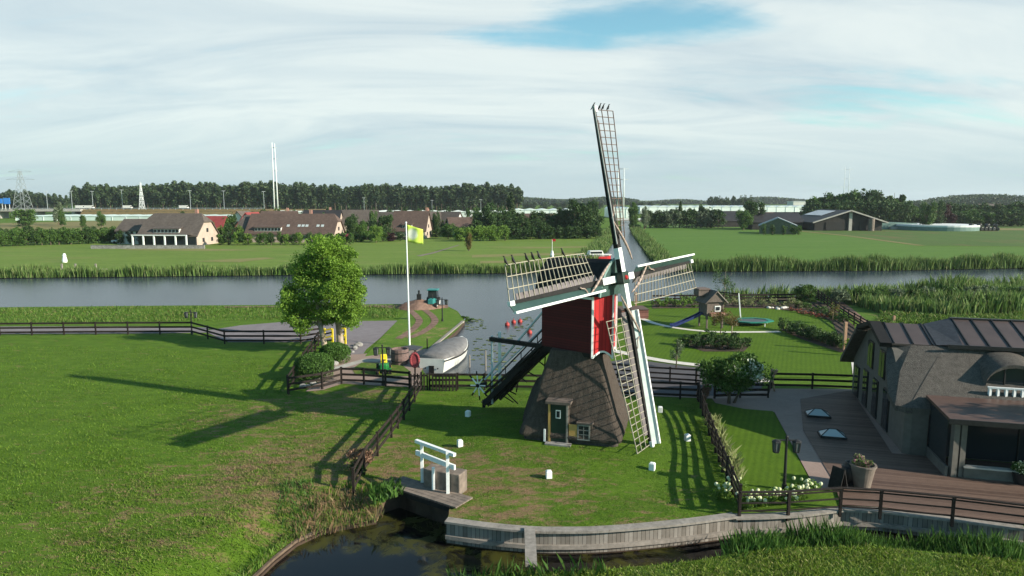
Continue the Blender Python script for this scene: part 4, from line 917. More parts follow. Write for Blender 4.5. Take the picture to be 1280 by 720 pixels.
# clipped bushes
def shrub(name, px, py, rx, ry, rz_, n, size, mat, label, cat='shrub', group=None, loc=None, clump=24, spread=.3, core=True):
    x, y = loc or G(px, py); r = thing(name, label, cat, (x, y, gz(x,y)), 0, group)
    meshobj(leaves(crownpts(n, rx, ry, rz_, rz_*.92, clump, spread), size, mat, 'foliage'), 'foliage', r)
    m = MB()
    for i in range(5): a = i*1.3; m.tube((0,0,-.05), (rx*.5*math.cos(a), ry*.5*math.sin(a), rz_*1.1), .04, .015, 5)
    m.build('stem', M['bark'], r); return r
def clipped(px, py, rx, h, label):
    x, y = G(px, py); r = thing('clipped_bush', label, 'bush', (x, y, 0)); N = 6500
    d = RNG.normal(size=(N,3)); d /= np.linalg.norm(d, axis=1)[:,None]; d[:,2] = abs(d[:,2])*1.0; rr = 1-.13*RNG.random(N)**2+.05*np.sin(d[:,0]*6)*np.cos(d[:,1]*5)
    p = d*rr[:,None]*np.array([rx,rx,h*.55])+np.array([0,0,h*.42]); p[:,2] = np.where(RNG.random(N) < .3, RNG.random(N)*p[:,2], p[:,2])
    meshobj(leaves(p, .11, L['box'], 'foliage'), 'foliage', r)
    MB().ball((0,0,h*.42), rx*.82, 14, h*.5/rx).build('inner_twigs', L['dark'], r, smooth=True)
clipped(392, 474, 1.4, 2.0, 'largest round clipped bush at the fence corner')
clipped(401, 466, 1.0, 1.55, 'clipped bush tucked behind the largest round one')
clipped(419, 452, 1.25, 1.6, 'round clipped bush right of the willow trunk')
random.seed(21)
for i in range(26):
    t = i/25; px = 382+ (447-382)*t+random.uniform(-5,5); py = 484-(484-432)*t+random.uniform(-3,3)
    x, y = G(px, py); s = random.uniform(.14,.38); bm = bmesh.new(); bmesh.ops.create_icosphere(bm, subdivisions=2, radius=s)
    for v in bm.verts: v.co *= 1+random.uniform(-.14,.14); v.co.z *= .7
    me = bpy.data.meshes.new('boulder'); bm.to_mesh(me); bm.free(); me.materials.append(M['stone'])
    o = meshobj(me, 'boulder'); o.location = (x, y, s*.35); o.rotation_euler = (0,0,random.random()*6); tag(o, 'grey boulder in the stone edging of the brick path by the willow', 'boulder', 'grey boulders along the brick path')
for px, py, lb in ((411,431,'yellow and black striped frame behind the left willow trunk'), (427,430,'yellow and black striped frame behind the right willow trunk')):
    x, y = G(px, py); r = thing('striped_barrier', lb, 'barrier', (x, y, 0), R(-12))
    for sx in (-.38,.38): MB().box((sx,0,.75), (.16,.12,1.5)).build('upright', M['yellow'], r)
    for k in range(4): MB().beam((-.36,-.08,.3+k*.34), (.36,-.08,.48+k*.34), .05, .13).build('bar', M['yellow'] if k%2 else M['iron'], r)
x, y = G(417,447); r = thing('bench', 'low reddish plank bench between the bushes', 'bench', (x,y,0), R(-25)); MB().box((0,0,.42), (1.6,.38,.07)).build('seat', M['wood'], r); MB().box((-.6,0,.2), (.1,.34,.4)).build('leg', M['wood'], r); MB().box((.6,0,.2), (.1,.34,.4)).build('leg', M['wood'], r)
# brown bush by the fence
shrub('brown_bush', 451, 588, .75, .7, .6, 2600, .09, L['brownbush'], 'round brown dried bush beside the fence above the pond', 'bush')
shrub('green_bush', 446, 594, .5, .4, .35, 900, .09, L['dark'], 'small dark green bush under the brown dried bush', 'bush')
shrub('grey_bush', 879, 500, .55, .5, .62, 2200, .08, L['brownbush'], 'round brownish bush where the curved fence begins', 'bush')

# ------------------------------------------------------------ trees near
def limbtree(name, label, x, y, trunks, crown, mat, bark, cat='tree', group=None, zc=0):
    r = thing(name, label, cat, (x, y, zc), 0, group); m = MB()
    for pts, rad in trunks: m.path([Vector(p) for p in pts], rad, 9)
    m.build('trunk', bark, r, smooth=True); meshobj(crown, 'crown', r); return r
def lobes(spec, n, size, mat, sp=.42):
    P = []
    tot = sum(a[3]*a[4]*a[5] for a in spec)**1.
    for cx, cy, cz, rx, ry, rz_ in spec:
        k = int(n*(rx*ry*rz_)/tot); P.append(crownpts(k, rx, ry, rz_, 0, 16, sp)+np.array([cx,cy,cz]))
    return leaves(np.vstack(P), size, mat, 'crown')
wx, wy = G(407, 441)
def br(p, q, k=4, w=.15):
    p, q = Vector(p), Vector(q); return [p.lerp(q, i/k)+Vector((random.uniform(-w,w), random.uniform(-w,w), 0))*(0<i<k) for i in range(k+1)]
random.seed(5)
spec = [(.0,0,8.3,1.9,1.9,1.7),(-1.3,.3,6.6,1.9,1.8,1.7),(1.3,-.2,6.9,1.9,1.8,1.6),(.2,-.3,5.4,2.4,2.2,1.6),(-2.0,0,4.4,1.7,1.7,1.5),(2.1,.3,4.7,1.6,1.7,1.5),(-.6,.5,3.4,1.9,1.8,1.1),(-2.5,-.2,3.1,1.1,1.2,1.0),(1.0,0,3.5,1.6,1.6,.9),(-.9,.2,7.9,1.1,1.2,1.2),(2.7,0,6.0,1.0,1.1,.9),(.5,.5,9.2,1.1,1.1,.9),(-1.8,-.6,2.3,1.2,1.2,.8),(2.2,-.4,2.7,1.0,1.1,.7),(-.2,.9,2.5,1.1,1.0,.6),(-3.1,.1,5.6,.8,.9,.9),(2.4,-.3,3.6,1.3,1.3,1.0),(-3.0,.2,4.2,.9,1,1.0),(1.8,.6,8.0,1.2,1.2,1.1),(-1.9,.3,7.4,1.1,1.1,1.1)]
trs = [([(0,0,-.1),(-.15,0,1.2),(-.45,.1,2.6),(-.6,.1,4.2),(-.9,0,6),(-.6,0,7.8)], [.3,.22,.19,.15,.1,.03]), ([(1.1,1.0,-.1),(1.0,.9,1.5),(.9,.5,3.5),(.5,.2,6),(.2,0,8.5)], [.32,.26,.2,.12,.03])]
for sp in spec[:9]: trs.append((br((.2,.2,2.8), (sp[0],sp[1],sp[2])), [.1,.08,.06,.04,.02]))
limbtree('willow_tree', 'bushy bright green willow with two pale trunks beside the car park', wx, wy, trs, lobes(spec, 75000, .16, L['willow']), None, M['barklight'])
def smalltree(px, py, h, rw, rh, n, size, mat, label, bark='bark', trunkr=.05, name='garden_tree'):
    x, y = G(px, py); trs = [([(0,0,0),(.05,0,h*.5),(0,0,h*.92)], [trunkr,trunkr*.8,.01])]
    for i in range(6): a = i*1.05+.3; trs.append(([(0,0,h*.4+i*.05*h),(rw*.6*math.cos(a),rw*.6*math.sin(a),h*.62+i*.05*h)], [trunkr*.5,.008]))
    return limbtree(name, label, x, y, trs, leaves(crownpts(n, rw, rw, rh, h-rh*.95, 18, .3), size, mat), mat, M[bark])
smalltree(905, 381, 4.6, 1.5, 2.0, 900, .16, L['mid'], 'thin airy tree against the canal behind the garden', 'barklight')
smalltree(900, 424, 3.0, 1.3, 1.0, 1500, .12, L['rust'], 'small rust tinted tree beside the shell path')
smalltree(914, 423, 2.4, 1.0, .8, 900, .12, L['rust'], 'small green and rust tree on white stems behind the round shrub bed', 'barklight')
smalltree(845, 461, 2.6, .55, 1.15, 900, .11, L['grey'], 'slim grey green young tree on the garden lawn by the driveway')
smalltree(1040, 405, 2.3, .8, .8, 500, .12, L['rust'], 'small bare twiggy tree in the bed below the diagonal fence')
x, y = G(915, 505)
spec = [(0,0,2.2,1.5,1.3,1.1),(-1.2,.2,2.0,1.1,1,.8),(1.1,-.1,2.1,1.1,1,.9),(.3,0,2.9,1.1,1,.7),(-.3,-.2,1.4,1.2,1,.6),(-2.0,.3,2.5,.6,.5,.45)]
trs = [([(-.2,0,0),(-.2,0,.7),(0,0,1.6)],[.12,.1,.06]), ([(.15,.1,0),(.5,0,1.0),(.9,0,1.9)],[.09,.07,.03]), ([(-.2,0,.5),(-.9,0,1.3),(-1.8,.2,2.3)],[.08,.06,.02])]
tr = limbtree('flowering_shrub', 'large dark green shrub with white blossom beside the driveway gate', x, y, trs, lobes(spec, 15000, .14, L['mid']), None, M['bark'], 'shrub')
P = np.vstack([crownpts(260, 1.0,.9,.8,0,14,.3)+np.array([1.0,-.35,2.25]), crownpts(120, 1.0,.9,.7,0,10,.3)+np.array([.2,-.4,2.7])]); o = meshobj(leaves(P, .2, L['white'], 'blossom'), 'blossom', tr)

# ------------------------------------------------------------ garden
random.seed(9)
def row(spec, name, label, cat, mat, n, size, group):
    for i, (px, py, rx, rz_) in enumerate(spec):
        shrub(name, px, py, rx, rx, rz_, n, size, mat, label, cat, group, clump=12)
row([(858,432,.8,.55),(868,434,.9,.65),(879,435,.8,.6),(890,436,.9,.7),(901,436,.8,.6),(912,437,.9,.65),(924,437,.9,.6),(872,428,.8,.6),(886,428,.9,.65),(900,428,.8,.6),(915,430,.8,.6),(930,433,.8,.5)], 'bed_shrub', 'low dark shrub in the island bed on the garden lawn', 'shrub', L['dark'], 700, .13, 'shrubs of the island bed')
row([(980+9*i, 413+2.6*i, .95, .7) for i in range(9)]+[(990+9*i, 418+2.6*i, .8, .5) for i in range(7)], 'hedge_shrub', 'dark shrub in the long hedge across the garden lawn', 'shrub', L['dark'], 700, .13, 'shrubs of the garden hedge')
row([(1055,437,.7,.6),(1062,440,.7,.55)], 'bright_shrub', 'bright green shrub at the foot of the wooden posts', 'shrub', L['light'], 600, .12, 'bright shrubs by the wooden posts')
row([(822+11*i, 384, .9, .65) for i in range(6)], 'border_shrub', 'yellow green shrub in the back border left of the playhouse', 'shrub', L['light'], 500, .15, 'border shrubs left of the playhouse')
row([(905+12*i, 383+.3*i, .8, .5+.2*(i%2)) for i in range(9)], 'border_plant', 'mixed low plant in the back border behind the trampoline', 'plant', L['ornam'], 450, .14, 'border plants behind the trampoline')
row([(1000+9*i, 385+3*i, .8, .55) for i in range(7)], 'corner_plant', 'mixed shrub in the corner bed under the diagonal fence', 'plant', L['mid'], 500, .14, 'plants of the corner bed')
row([(990+8*i, 389+1.9*i, .5, .28) for i in range(6)], 'red_bedding', 'rusty red bedding plant at the rim of the back lawn', 'plant', L['redflower'], 260, .12, 'red bedding plants')
for i in range(14):
    x, y = G(958+random.uniform(0,28), 386+random.uniform(-1.2,1.2)); s = random.uniform(.15,.35); o = MB().ball((0,0,s*.3), s, 7, .6).build('pale_stone', M['shell']); o.location = (x,y,0); o.rotation_euler=(0,0,i); tag(o, 'pale stone in the loose row at the back lawn edge', 'stone', 'pale stones at the lawn edge')
# playhouse
x, y = G(888, 409); r = thing('playhouse', 'grey wooden playhouse tower with a blue slide in the garden', 'playhouse', (x, y, 0), R(12))
for sx in (-.85,.85):
    for sy in (-.8,.8): MB().box((sx,sy,1.4), (.14,.14,2.8)).build('post', M['playwood'], r)
MB().box((0,0,1.35), (1.95,1.8,.1)).build('platform', M['playwood'], r); MB().box((0,0,2.1), (1.8,1.65,1.4)).build('cabin', M['playwood'], r)
MB().prism([(-1.1,-1.05,2.75),(1.1,-1.05,2.75),(0,-1.05,3.75)], (0,2.1,0)).build('gable', M['playwood'], r)
MB().beam((-1.25,0,2.62),(0,0,3.85),2.4,.08,(0,0,1)).build('roof', M['playwood'], r); MB().beam((1.25,0,2.62),(0,0,3.85),2.4,.08,(0,0,1)).build('roof', M['capplank'], r)
MB().box((-.9,.5,3.6),(1.1,1.1,.6)).build('tower_top', M['playwood'], r)
MB().prism([(-1.5,-.15,3.9),(-.25,-.15,3.9),(-.25,1.15,3.9),(-1.5,1.15,3.9)], (0,0,.12)).build('tower_roof', M['lathred'], r)
wf = MB().box((.25,-.86,2.05), (.62,.06,.56)).build('window', M['white'], r); MB().box((.25,-.9,2.05), (.44,.04,.38)).build('pane', M['glass'], wf)
MB().box((.2,-1.1,1.5), (1.7,.5,.3)).build('flower_box', M['brickred'], r)
m = MB()
for i in range(12):
    t = i/12; t2 = (i+1)/12; f_ = lambda t: (-1.0-3.3*t, .1, 1.45-1.3*(t**.85)+.12*(t>.9)*(t-.9)*10)
    a_, b_ = f_(t), f_(t2); m.beam(a_, b_, .55, .05)
    for sg in (-.28,.28): m.beam((a_[0],a_[1]+sg,a_[2]+.1), (b_[0],b_[1]+sg,b_[2]+.1), .05, .22)
m.build('slide', M['blue'], r)
# trampoline
x, y = G(940, 406); r = thing('trampoline', 'low trampoline with a green padded rim on the lawn', 'trampoline', (x, y, 0), R(5))
def octo(rr, z, sx=1.45, sy=1.0): return [(rr*sx*math.cos(PI/8+i*PI/4), rr*sy*math.sin(PI/8+i*PI/4), z) for i in range(8)]
MB().rings([octo(1.55,.42),octo(1.55,.52),octo(1.15,.52),octo(1.15,.42)], False).build('pad', M['trampad'], r); MB().rings([octo(1.16,.46),octo(1.16,.48)]).build('jumping_mat', M['blackbag'], r)
for i in range(4): p = octo(1.4,0)[i*2]; MB().box((p[0],p[1],.22), (.07,.07,.42)).build('leg', M['steel'], r)
x, y = G(926, 401); r = thing('swing_frame', 'single swing frame with a white pole beside the trampoline', 'swing', (x, y, 0))
MB().beam((0,0,0),(-.35,0,3.0),.11,.11).build('white_leg', M['white'], r); MB().beam((-1.8,1.2,0),(-1.6,.9,2.9),.1,.1).build('dark_leg', M['fence'], r); MB().beam((-.4,0,2.95),(-3.4,1.8,3.0),.12,.12).build('crossbeam', M['fence'], r); MB().beam((-3.5,.9,0),(-3.4,1.8,3.0),.1,.1).build('dark_leg', M['fence'], r)
MB().beam((-2.3,1.1,2.95),(-2.3,1.1,.5),.02,.02).beam((-1.9,.9,2.95),(-1.9,.9,.5),.02,.02).build('rope', M['lath'], r); MB().box((-2.1,1.0,.5),(.5,.2,.04),R(-30)).build('seat', M['fence'], r)
# brown raised deck box
x, y = G(797, 398); r = thing('garden_platform', 'reddish brown boarded platform at the start of the shell path', 'platform', (x, y, 0), R(5)); MB().box((-.4,.9,.5), (3.0,2.6,1.0)).build('boarding', boardmat('red_deck', (.12,.05,.04), (.22,.10,.08), .16, 2), r); MB().box((-.4,.9,1.03), (3.15,2.75,.07)).build('top', M['deck'], r)
for sx, lb in ((806,'left of two pinkish garden poles above the brown platform'), (792,'right pole')): pass
for i, px in enumerate((785,797)):
    x, y = G(px, 396); o = MB().box((0,0,1.3), (.16,.16,2.6)).build('garden_pole', M['wood']); o.location = (x, y+1.2, 0); tag(o, ['left pinkish timber pole standing behind the right hand sail', 'right pinkish timber pole standing behind the right hand sail'][i], 'pole')
for px, py, h_, lb in ((1055,438,2.5,'tall orange brown timber post left of the villa roof'), (1073,446,2.4,'orange brown timber post touching the villa roof edge'), (1117,404,.8,'short timber post sticking up behind the villa ridge')):
    x, y = G(px, py); o = MB().box((0,0,h_/2), (.24,.24,h_)).build('timber_post', M['wood'], bevel=.02); o.location = (x, y, 0); tag(o, lb, 'post')
# statuette on fence corner
x, y = G(965, 489); r = thing('garden_figure', 'pale twisted wooden figure at the terrace fence corner', 'figure', (x, y-.2, 0)); MB().path([Vector(p) for p in ((.1,0,0),(0,0,.5),(-.12,0,.9),(0,0,1.2),(.1,0,1.45))], [.05,.06,.1,.07,.13], 8).build('stem', M['wood'], r, smooth=True)
MB().ball((-.12,0,1.5),.13).ball((.16,0,1.48),.11).build('head', M['wood'], r, smooth=True)

# ------------------------------------------------------------ terrace
ax = Vector((.968,-.25,0)); pe = Vector((.25,.968,0)); HC = Vector((21.2,39.4,0)); HA = math.atan2(ax.y, ax.x)
def H(s, d, z): return HC+ax*s-pe*d+Vector((0,0,z))     # s along the ridge, d towards the camera
q = [H(-8.6,3.0,0), H(-1.0,3.6,0), H(-.2,6.2,0), H(16,6.2,0), H(16,10.3,0)]
deckp = [(p.x,p.y) for p in (H(16,6,0),H(-.2,6,0))]+PL([(1064,489),(1000,500),(1004,540),(1040,600),(1052,633),(1098,635.5),(1280,657)])+[(H(16,10.6,0).x,H(16,10.6,0).y)]
sheet('wooden_deck', deckp, .075, M['deck'])
for px, py, lb in ((1022,521,'glass pyramid rooflight in the deck, farther of two'), (1040,547,'glass pyramid rooflight in the deck, nearer of two')):
    x, y = G(px, py); r = thing('rooflight', lb, 'rooflight', (x, y, .08), HA, 'rooflights in the deck')
    MB().box((0,0,.06), (1.35,.95,.12)).build('kerb', M['iron'], r)
    a_ = [(-.62,-.42,.12),(.62,-.42,.12),(.62,.42,.12),(-.62,.42,.12)]; ap = [(-.18,0,.42),(.18,0,.42)]
    MB().add(a_+ap, [(0,1,5,4),(1,2,5),(2,3,4,5),(3,0,4)]).build('glazing', M['glasspale'], r)
    m = MB()
    for p, q_ in ((a_[0],ap[0]),(a_[1],ap[1]),(a_[2],ap[1]),(a_[3],ap[0]),(ap[0],ap[1])): m.beam(p, q_, .04, .04)
    m.build('glazing_bar', M['iron'], r)
def planter(px, py, s, mat, label, flower, fh=.25):
    x, y = G(px, py); r = thing('planter', label, 'planter', (x, y, .08)); MB().lathe((0,0,0), [(.34*s,0),(.52*s,1.0*s),(.56*s,1.02*s),(.56*s,1.1*s),(.47*s,1.1*s),(.45*s,.95*s),(.001,.95*s)], 24).build('pot', mat, r, smooth=False)
    meshobj(leaves(crownpts(1800, .55*s, .55*s, fh*1.3, 1.15*s+fh*.5, 10, .4), .08, flower, 'flowers'), 'flowers', r)
planter(1077, 611, 1.0, M['terracotta'], 'big grey tapered pot with purple and green flowers on the deck', L['purpleflower'])
x, y = G(1061, 606); r = thing('amphora', 'dark round vase behind the big flower pot', 'vase', (x, y, .08)); MB().lathe((0,0,0), [(.2,0),(.34,.35),(.36,.65),(.24,.92),(.2,.95),(.23,1.02),(.15,1.02),(.14,.9),(.001,.85)], 20).build('vase', nmat('dark_glaze', (.02,.018,.018), (.05,.042,.04), 4, .5, .1), r, smooth=True)
MB().lathe((0,0,.8),[(.37,0),(.30,.05)],16).build('collar', M['iron'], r)
x, y = G(1047, 612); r = thing('folding_sign', 'black folded board standing by the deck railing', 'board', (x, y, .08), R(30)); MB().beam((-.28,0,0),(0,0,.95),.04,.6,(0,1,0)).build('panel', M['tar'], r); MB().beam((.28,0,0),(0,0,.95),.04,.6,(0,1,0)).build('panel', M['iron'], r)
x, y = G(1276, 606); r = thing('planter', 'dark pot with a white flowering plant by the veranda wall', 'planter', (x, y, .08)); MB().lathe((0,0,0), [(.28,0),(.4,.5),(.001,.45)], 20).build('pot', M['iron'], r); meshobj(leaves(crownpts(1500,.5,.5,.45,.85,10,.4), .09, L['mid'], 'foliage'), 'foliage', r); meshobj(leaves(crownpts(160,.48,.48,.4,.85,10,.4), .09, L['paleflower'], 'blossom'), 'blossom', r)
random.seed(13)
for i in range(11):
    px = 932+i*8.5+random.uniform(-2,2); py = 636-1.2*i+random.uniform(-3,3); x, y = G(px, py)
    if i in (9,10): y += .4
    r = thing('hydrangea', 'pale green hydrangea in the row behind the deck railing', 'shrub', (x, y, .02), 0, 'hydrangeas behind the railing')
    meshobj(leaves(crownpts(420,.45,.4,.32,.32,8,.4), .1, L['light'], 'foliage'), 'foliage', r); 
    m = MB()
    for k in range(7): m.ball((random.uniform(-.38,.38), random.uniform(-.35,.3), .5+random.uniform(-.1,.14)), random.uniform(.06,.09), 7)
    m.build('blossom', L['paleflower'], r)
    if i < 3:
        r2 = copy_tree(r); r2.location.x -= .6; r2.location.y += 1.0+i*.2

# ------------------------------------------------------------ thatched villa
villa = thing('villa', 'dark thatched villa with a metal ridge roof and veranda at the right', 'house', (HC.x, HC.y, 0), HA)
def hb(m, name, mat, parent=None, **k): return m.build(name, mat, parent or villa, world=True, **k)
def hbox(m, s0_, s1_, d0, d1, z0_, z1_):
    vs = [H(s, d, z) for z in (z0_, z1_) for s, d in ((s0_,d1),(s1_,d1),(s1_,d0),(s0_,d0))]
    return m.add(vs, [(0,3,2,1),(4,5,6,7),(0,1,5,4),(1,2,6,5),(2,3,7,6),(3,0,4,7)])
SE = 19.
gp = [(-5.7,0),(-5.7,2.5),(-2.9,4.8),(0,5.75),(2.9,4.8),(5.7,2.5),(5.7,0)]
hb(MB().rings([[H(.35,d,z) for d,z in gp],[H(SE,d,z) for d,z in gp]]), 'wall', M['stucco'])
# gable-end windows
wsp = [(-4.4,.25,2.1,.9),(-2.2,.25,2.4,.9),(.1,.25,2.4,.9),(2.4,.25,2.4,1.0),(-1.4,2.9,4.4,1.0),(1.2,2.9,4.4,1.0)]
for d_, z0_, z1_, w_ in wsp:
    f = hb(hbox(MB(), .28,.36, d_-w_/2-.07, d_+w_/2+.07, z0_-.06, z1_+.07), 'window', M['iron']); hb(hbox(MB(), .25,.275, d_-w_/2, d_+w_/2, z0_, z1_), 'pane', M['glass'], f)
    hb(hbox(MB(), .24,.27, d_-.02, d_+.02, z0_, z1_), 'glazing_bar', M['iron'], f)
# corner bay beside veranda (curved thatched corner) and thatch
def thpr(s, kk=1.): return None
th = MB()
# main front slope thatch with thickness; hip at the left end
ins = [(2.75,5.18),(4.3,3.9),(6.05,2.45)]
outer = lambda s, sh: [H(s+sh[i], d, z) for i, (d, z) in enumerate(ins)]
A_ = [H(2.85,2.75,5.14), H(1.7,4.3,3.95), H(.4,6.0,2.5)]; B_ = [H(SE+.4,2.75,5.14), H(SE+.4,4.3,4.0), H(SE+.4,6.0,2.75)]
n_ = 14
def lerpc(t, i): return A_[i].lerp(B_[i], t)
rows = []
for k in range(n_+1): rows.append([lerpc(k/n_, i)+Vector((0,0,.03*math.sin(k*1.7+i))) for i in range(3)])
th.add([p for r_ in rows for p in r_], [(k*3+i, k*3+i+1, (k+1)*3+i+1, (k+1)*3+i) for k in range(n_) for i in range(2)])
low = [[p-Vector((0,0,.28)) for p in r_] for r_ in rows]; th.add([p for r_ in low for p in r_], [(k*3+i, k*3+i+1, (k+1)*3+i+1, (k+1)*3+i) for k in range(n_) for i in range(2)])
th.add([r_[2] for r_ in rows]+[r_[2] for r_ in low], [(k,k+1,n_+2+k,n_+1+k) for k in range(n_)])
hb(th, 'thatched_roof', M['thatch_grey'], smooth=False)
# hip thatch at the corner, turning to the gable
hp = MB(); g0 = [H(.2,2.2,5.0), H(-.1,3.4,4.1), H(-.3,4.9,2.95)]
mid = [H(1.3,2.6,5.1), H(.4,4.15,3.95), H(-.15,5.75,2.55)]
for (a_, b_) in ((g0, mid), (mid, A_)):
    hp.add(a_+b_, [(0,1,4,3),(1,2,5,4)]); hp.add([p-Vector((0,0,.28)) for p in a_+b_], [(0,1,4,3),(1,2,5,4)]); hp.add([a_[2],b_[2],b_[2]-Vector((0,0,.28)),a_[2]-Vector((0,0,.28))], [(0,1,2,3)])
hp.add(g0+[p-Vector((0,0,.28)) for p in g0], [(0,1,4,3),(1,2,5,4)])
hb(hp, 'thatched_hip', M['thatch_grey'], smooth=True)
back = MB(); Q = [H(-.3,-2.75,5.1), H(-.4,-6.2,2.3), H(SE+.4,-6.2,2.3), H(SE+.4,-2.75,5.1)]
back.prism(Q, (0,0,-.28)); hb(back, 'back_thatch', M['thatch_grey'])
# metal ridge roof
def seam(m, p, q): m.beam(p+Vector((0,0,.03)), q+Vector((0,0,.03)), .05, .07)
zR, zE = 6.25, 5.28
for sd in (1, -1):
    m = MB().prism([H(3.9,0,zR), H(SE+.5,0,zR), H(SE+.5,sd*3.05,zE), H(3.5,sd*3.05,zE)], (0,0,-.12)); o = hb(m, 'metal_roof', M['zinc'])
    s_ = MB()
    for k in range(16): seam(s_, H(4.0+k*.98,0,zR), H(3.9+k*.98,sd*3.05,zE))
    hb(s_, 'standing_seam', M['iron'], o)
hb(MB().beam(H(2.9,3.1,zE-.06), H(SE+.5,3.1,zE-.06), .12, .2), 'gutter', M['iron'])
hb(MB().beam(H(3.9,0,zR+.02), H(SE+.5,0,zR+.02), .25, .08), 'ridge_cap', M['iron'])
zR2, zE2 = 5.85, 5.15
for sd in (1, -1):
    o = hb(MB().prism([H(.5,0,zR2), H(2.7,0,zR2), H(2.6,sd*2.6,zE2), H(.25,sd*2.6,zE2)], (0,0,-.1)), 'low_metal_roof', M['zinc']); s_ = MB()
    for k in range(3): seam(s_, H(.55+k*.95,0,zR2), H(.45+k*.95,sd*2.6,zE2))
    hb(s_, 'standing_seam', M['iron'], o)
sl = MB(); sl.add([H(2.6,0,zR2+.03),H(3.95,0,zR+.03),H(3.6,3.05,zE+.04),H(2.5,2.7,zE2+.03),H(3.6,-3.05,zE+.04),H(2.5,-2.7,zE2+.03)], [(0,1,2,3),(0,5,4,1)]); hb(sl, 'lead_saddle', M['slate'])
# verge of the gable end (dark thatch edge)
vg = MB()
for a_, b_ in (((-6.2,2.3),(-2.75,5.1)),((-2.75,5.1),(0,zR2-.05)),((0,zR2-.05),(2.6,zE2-.1))): vg.beam(H(.05,a_[0],a_[1]), H(.05,b_[0],b_[1]), .6, .26)
hb(vg, 'verge', M['tar'])
# eyebrow dormer
dm = MB(); N = 12; c0 = 5.5; rr = 1.3
arc = [(c0+rr*math.cos(PI-PI*k/N), 3.6+1.15*math.sin(PI*k/N)) for k in range(N+1)]
frontd = 4.75
dm.add([H(s,frontd,z) for s,z in arc]+[H(c0+(s-c0)*1.25,2.7,min(5.15, z+.42)) for s,z in arc], [(k,k+1,N+2+k,N+1+k) for k in range(N)])
dm.add([H(s,frontd,z) for s,z in arc]+[H(s,frontd-.02,z-.16*(math.sin(PI*i/N))-.02) for i,(s,z) in enumerate(arc)], [(k,k+1,N+2+k,N+1+k) for k in range(N)])
do = hb(dm, 'dormer', M['thatch_grey'], smooth=True)
pn = MB(); pn.prism([H(s,frontd-.15,z-.12) for s,z in arc[1:-1]], pe*.05); hb(pn, 'dormer_window', M['glass'], do)
for s_ in (c0-.45, c0+.45): hb(MB().beam(H(s_,frontd-.12,3.45),H(s_,frontd-.12,4.5),.06,.06), 'mullion', M['iron'], do)
bl = MB(); hb(MB().beam(H(c0-1.35,5.15,3.62), H(c0+1.35,5.15,3.62), .14,.08), 'balustrade_rail', M['white'], do)
for k in range(8): hb(MB().box(tuple(H(c0-1.25+k*.355,5.15,3.3)), (.12,.12,.6)), 'baluster', M['white'], do)
hb(MB().beam(H(c0-1.35,5.15,3.0), H(c0+1.35,5.15,3.0), .16,.08), 'balustrade_base', M['white'], do)
# veranda
V0, V1, dv0, dv1 = 1.75, SE, 6.05, 8.7
hb(MB().prism([H(1.3,5.5,3.12), H(SE,5.5,3.12), H(SE,8.8,2.9), H(1.35,8.8,2.9)], (0,0,-.14)), 'veranda_roof', M['copper'])
hb(MB().beam(H(1.3,8.82,2.8), H(SE,8.82,2.8), .08,.24), 'fascia', M['iron'])
for s_ in (1.7, 2.05): hb(MB().beam(H(s_,8.5,0), H(s_,8.5,2.8), .26 if s_ < 1.9 else .1,.26), 'pillar', M['stucco'])
for s_ in (8.2, 13.): hb(MB().beam(H(s_,8.5,0), H(s_,8.5,2.8), .2,.2), 'pillar', M['iron'])
hb(hbox(MB(), 2.15, SE, 8.35, 8.6, 0, .55), 'parapet', M['stucco']); hb(hbox(MB(), 2.12, SE, 8.3, 8.65, .552, .62), 'parapet_coping', M['concrete'])
hb(hbox(MB(), 1.5, SE, 5.75, 5.85, .1, 2.8), 'glass_front', M['glass'])
hb(hbox(MB(), 1.36, 1.48, 5.8, 8.6, 0, .55), 'side_parapet', M['stucco']); hb(hbox(MB(), 1.40,1.45,5.9,8.35,.6,2.8), 'side_glass', M['glass'])
for k in range(6): hb(MB().beam(H(3+k*2.4,5.88,.1), H(3+k*2.4,5.88,2.3), .08,.06), 'frame_bar', M['iron'])
# corner bay wall in front of the gable corner
hb(MB().rings([[H(s,d,z) for s,d in ((.36,4.6),(.3,5.8),(.6,6.0),(1.34,6.0),(1.34,5.2))] for z in (0,2.5)]), 'bay_wall', M['stucco'])

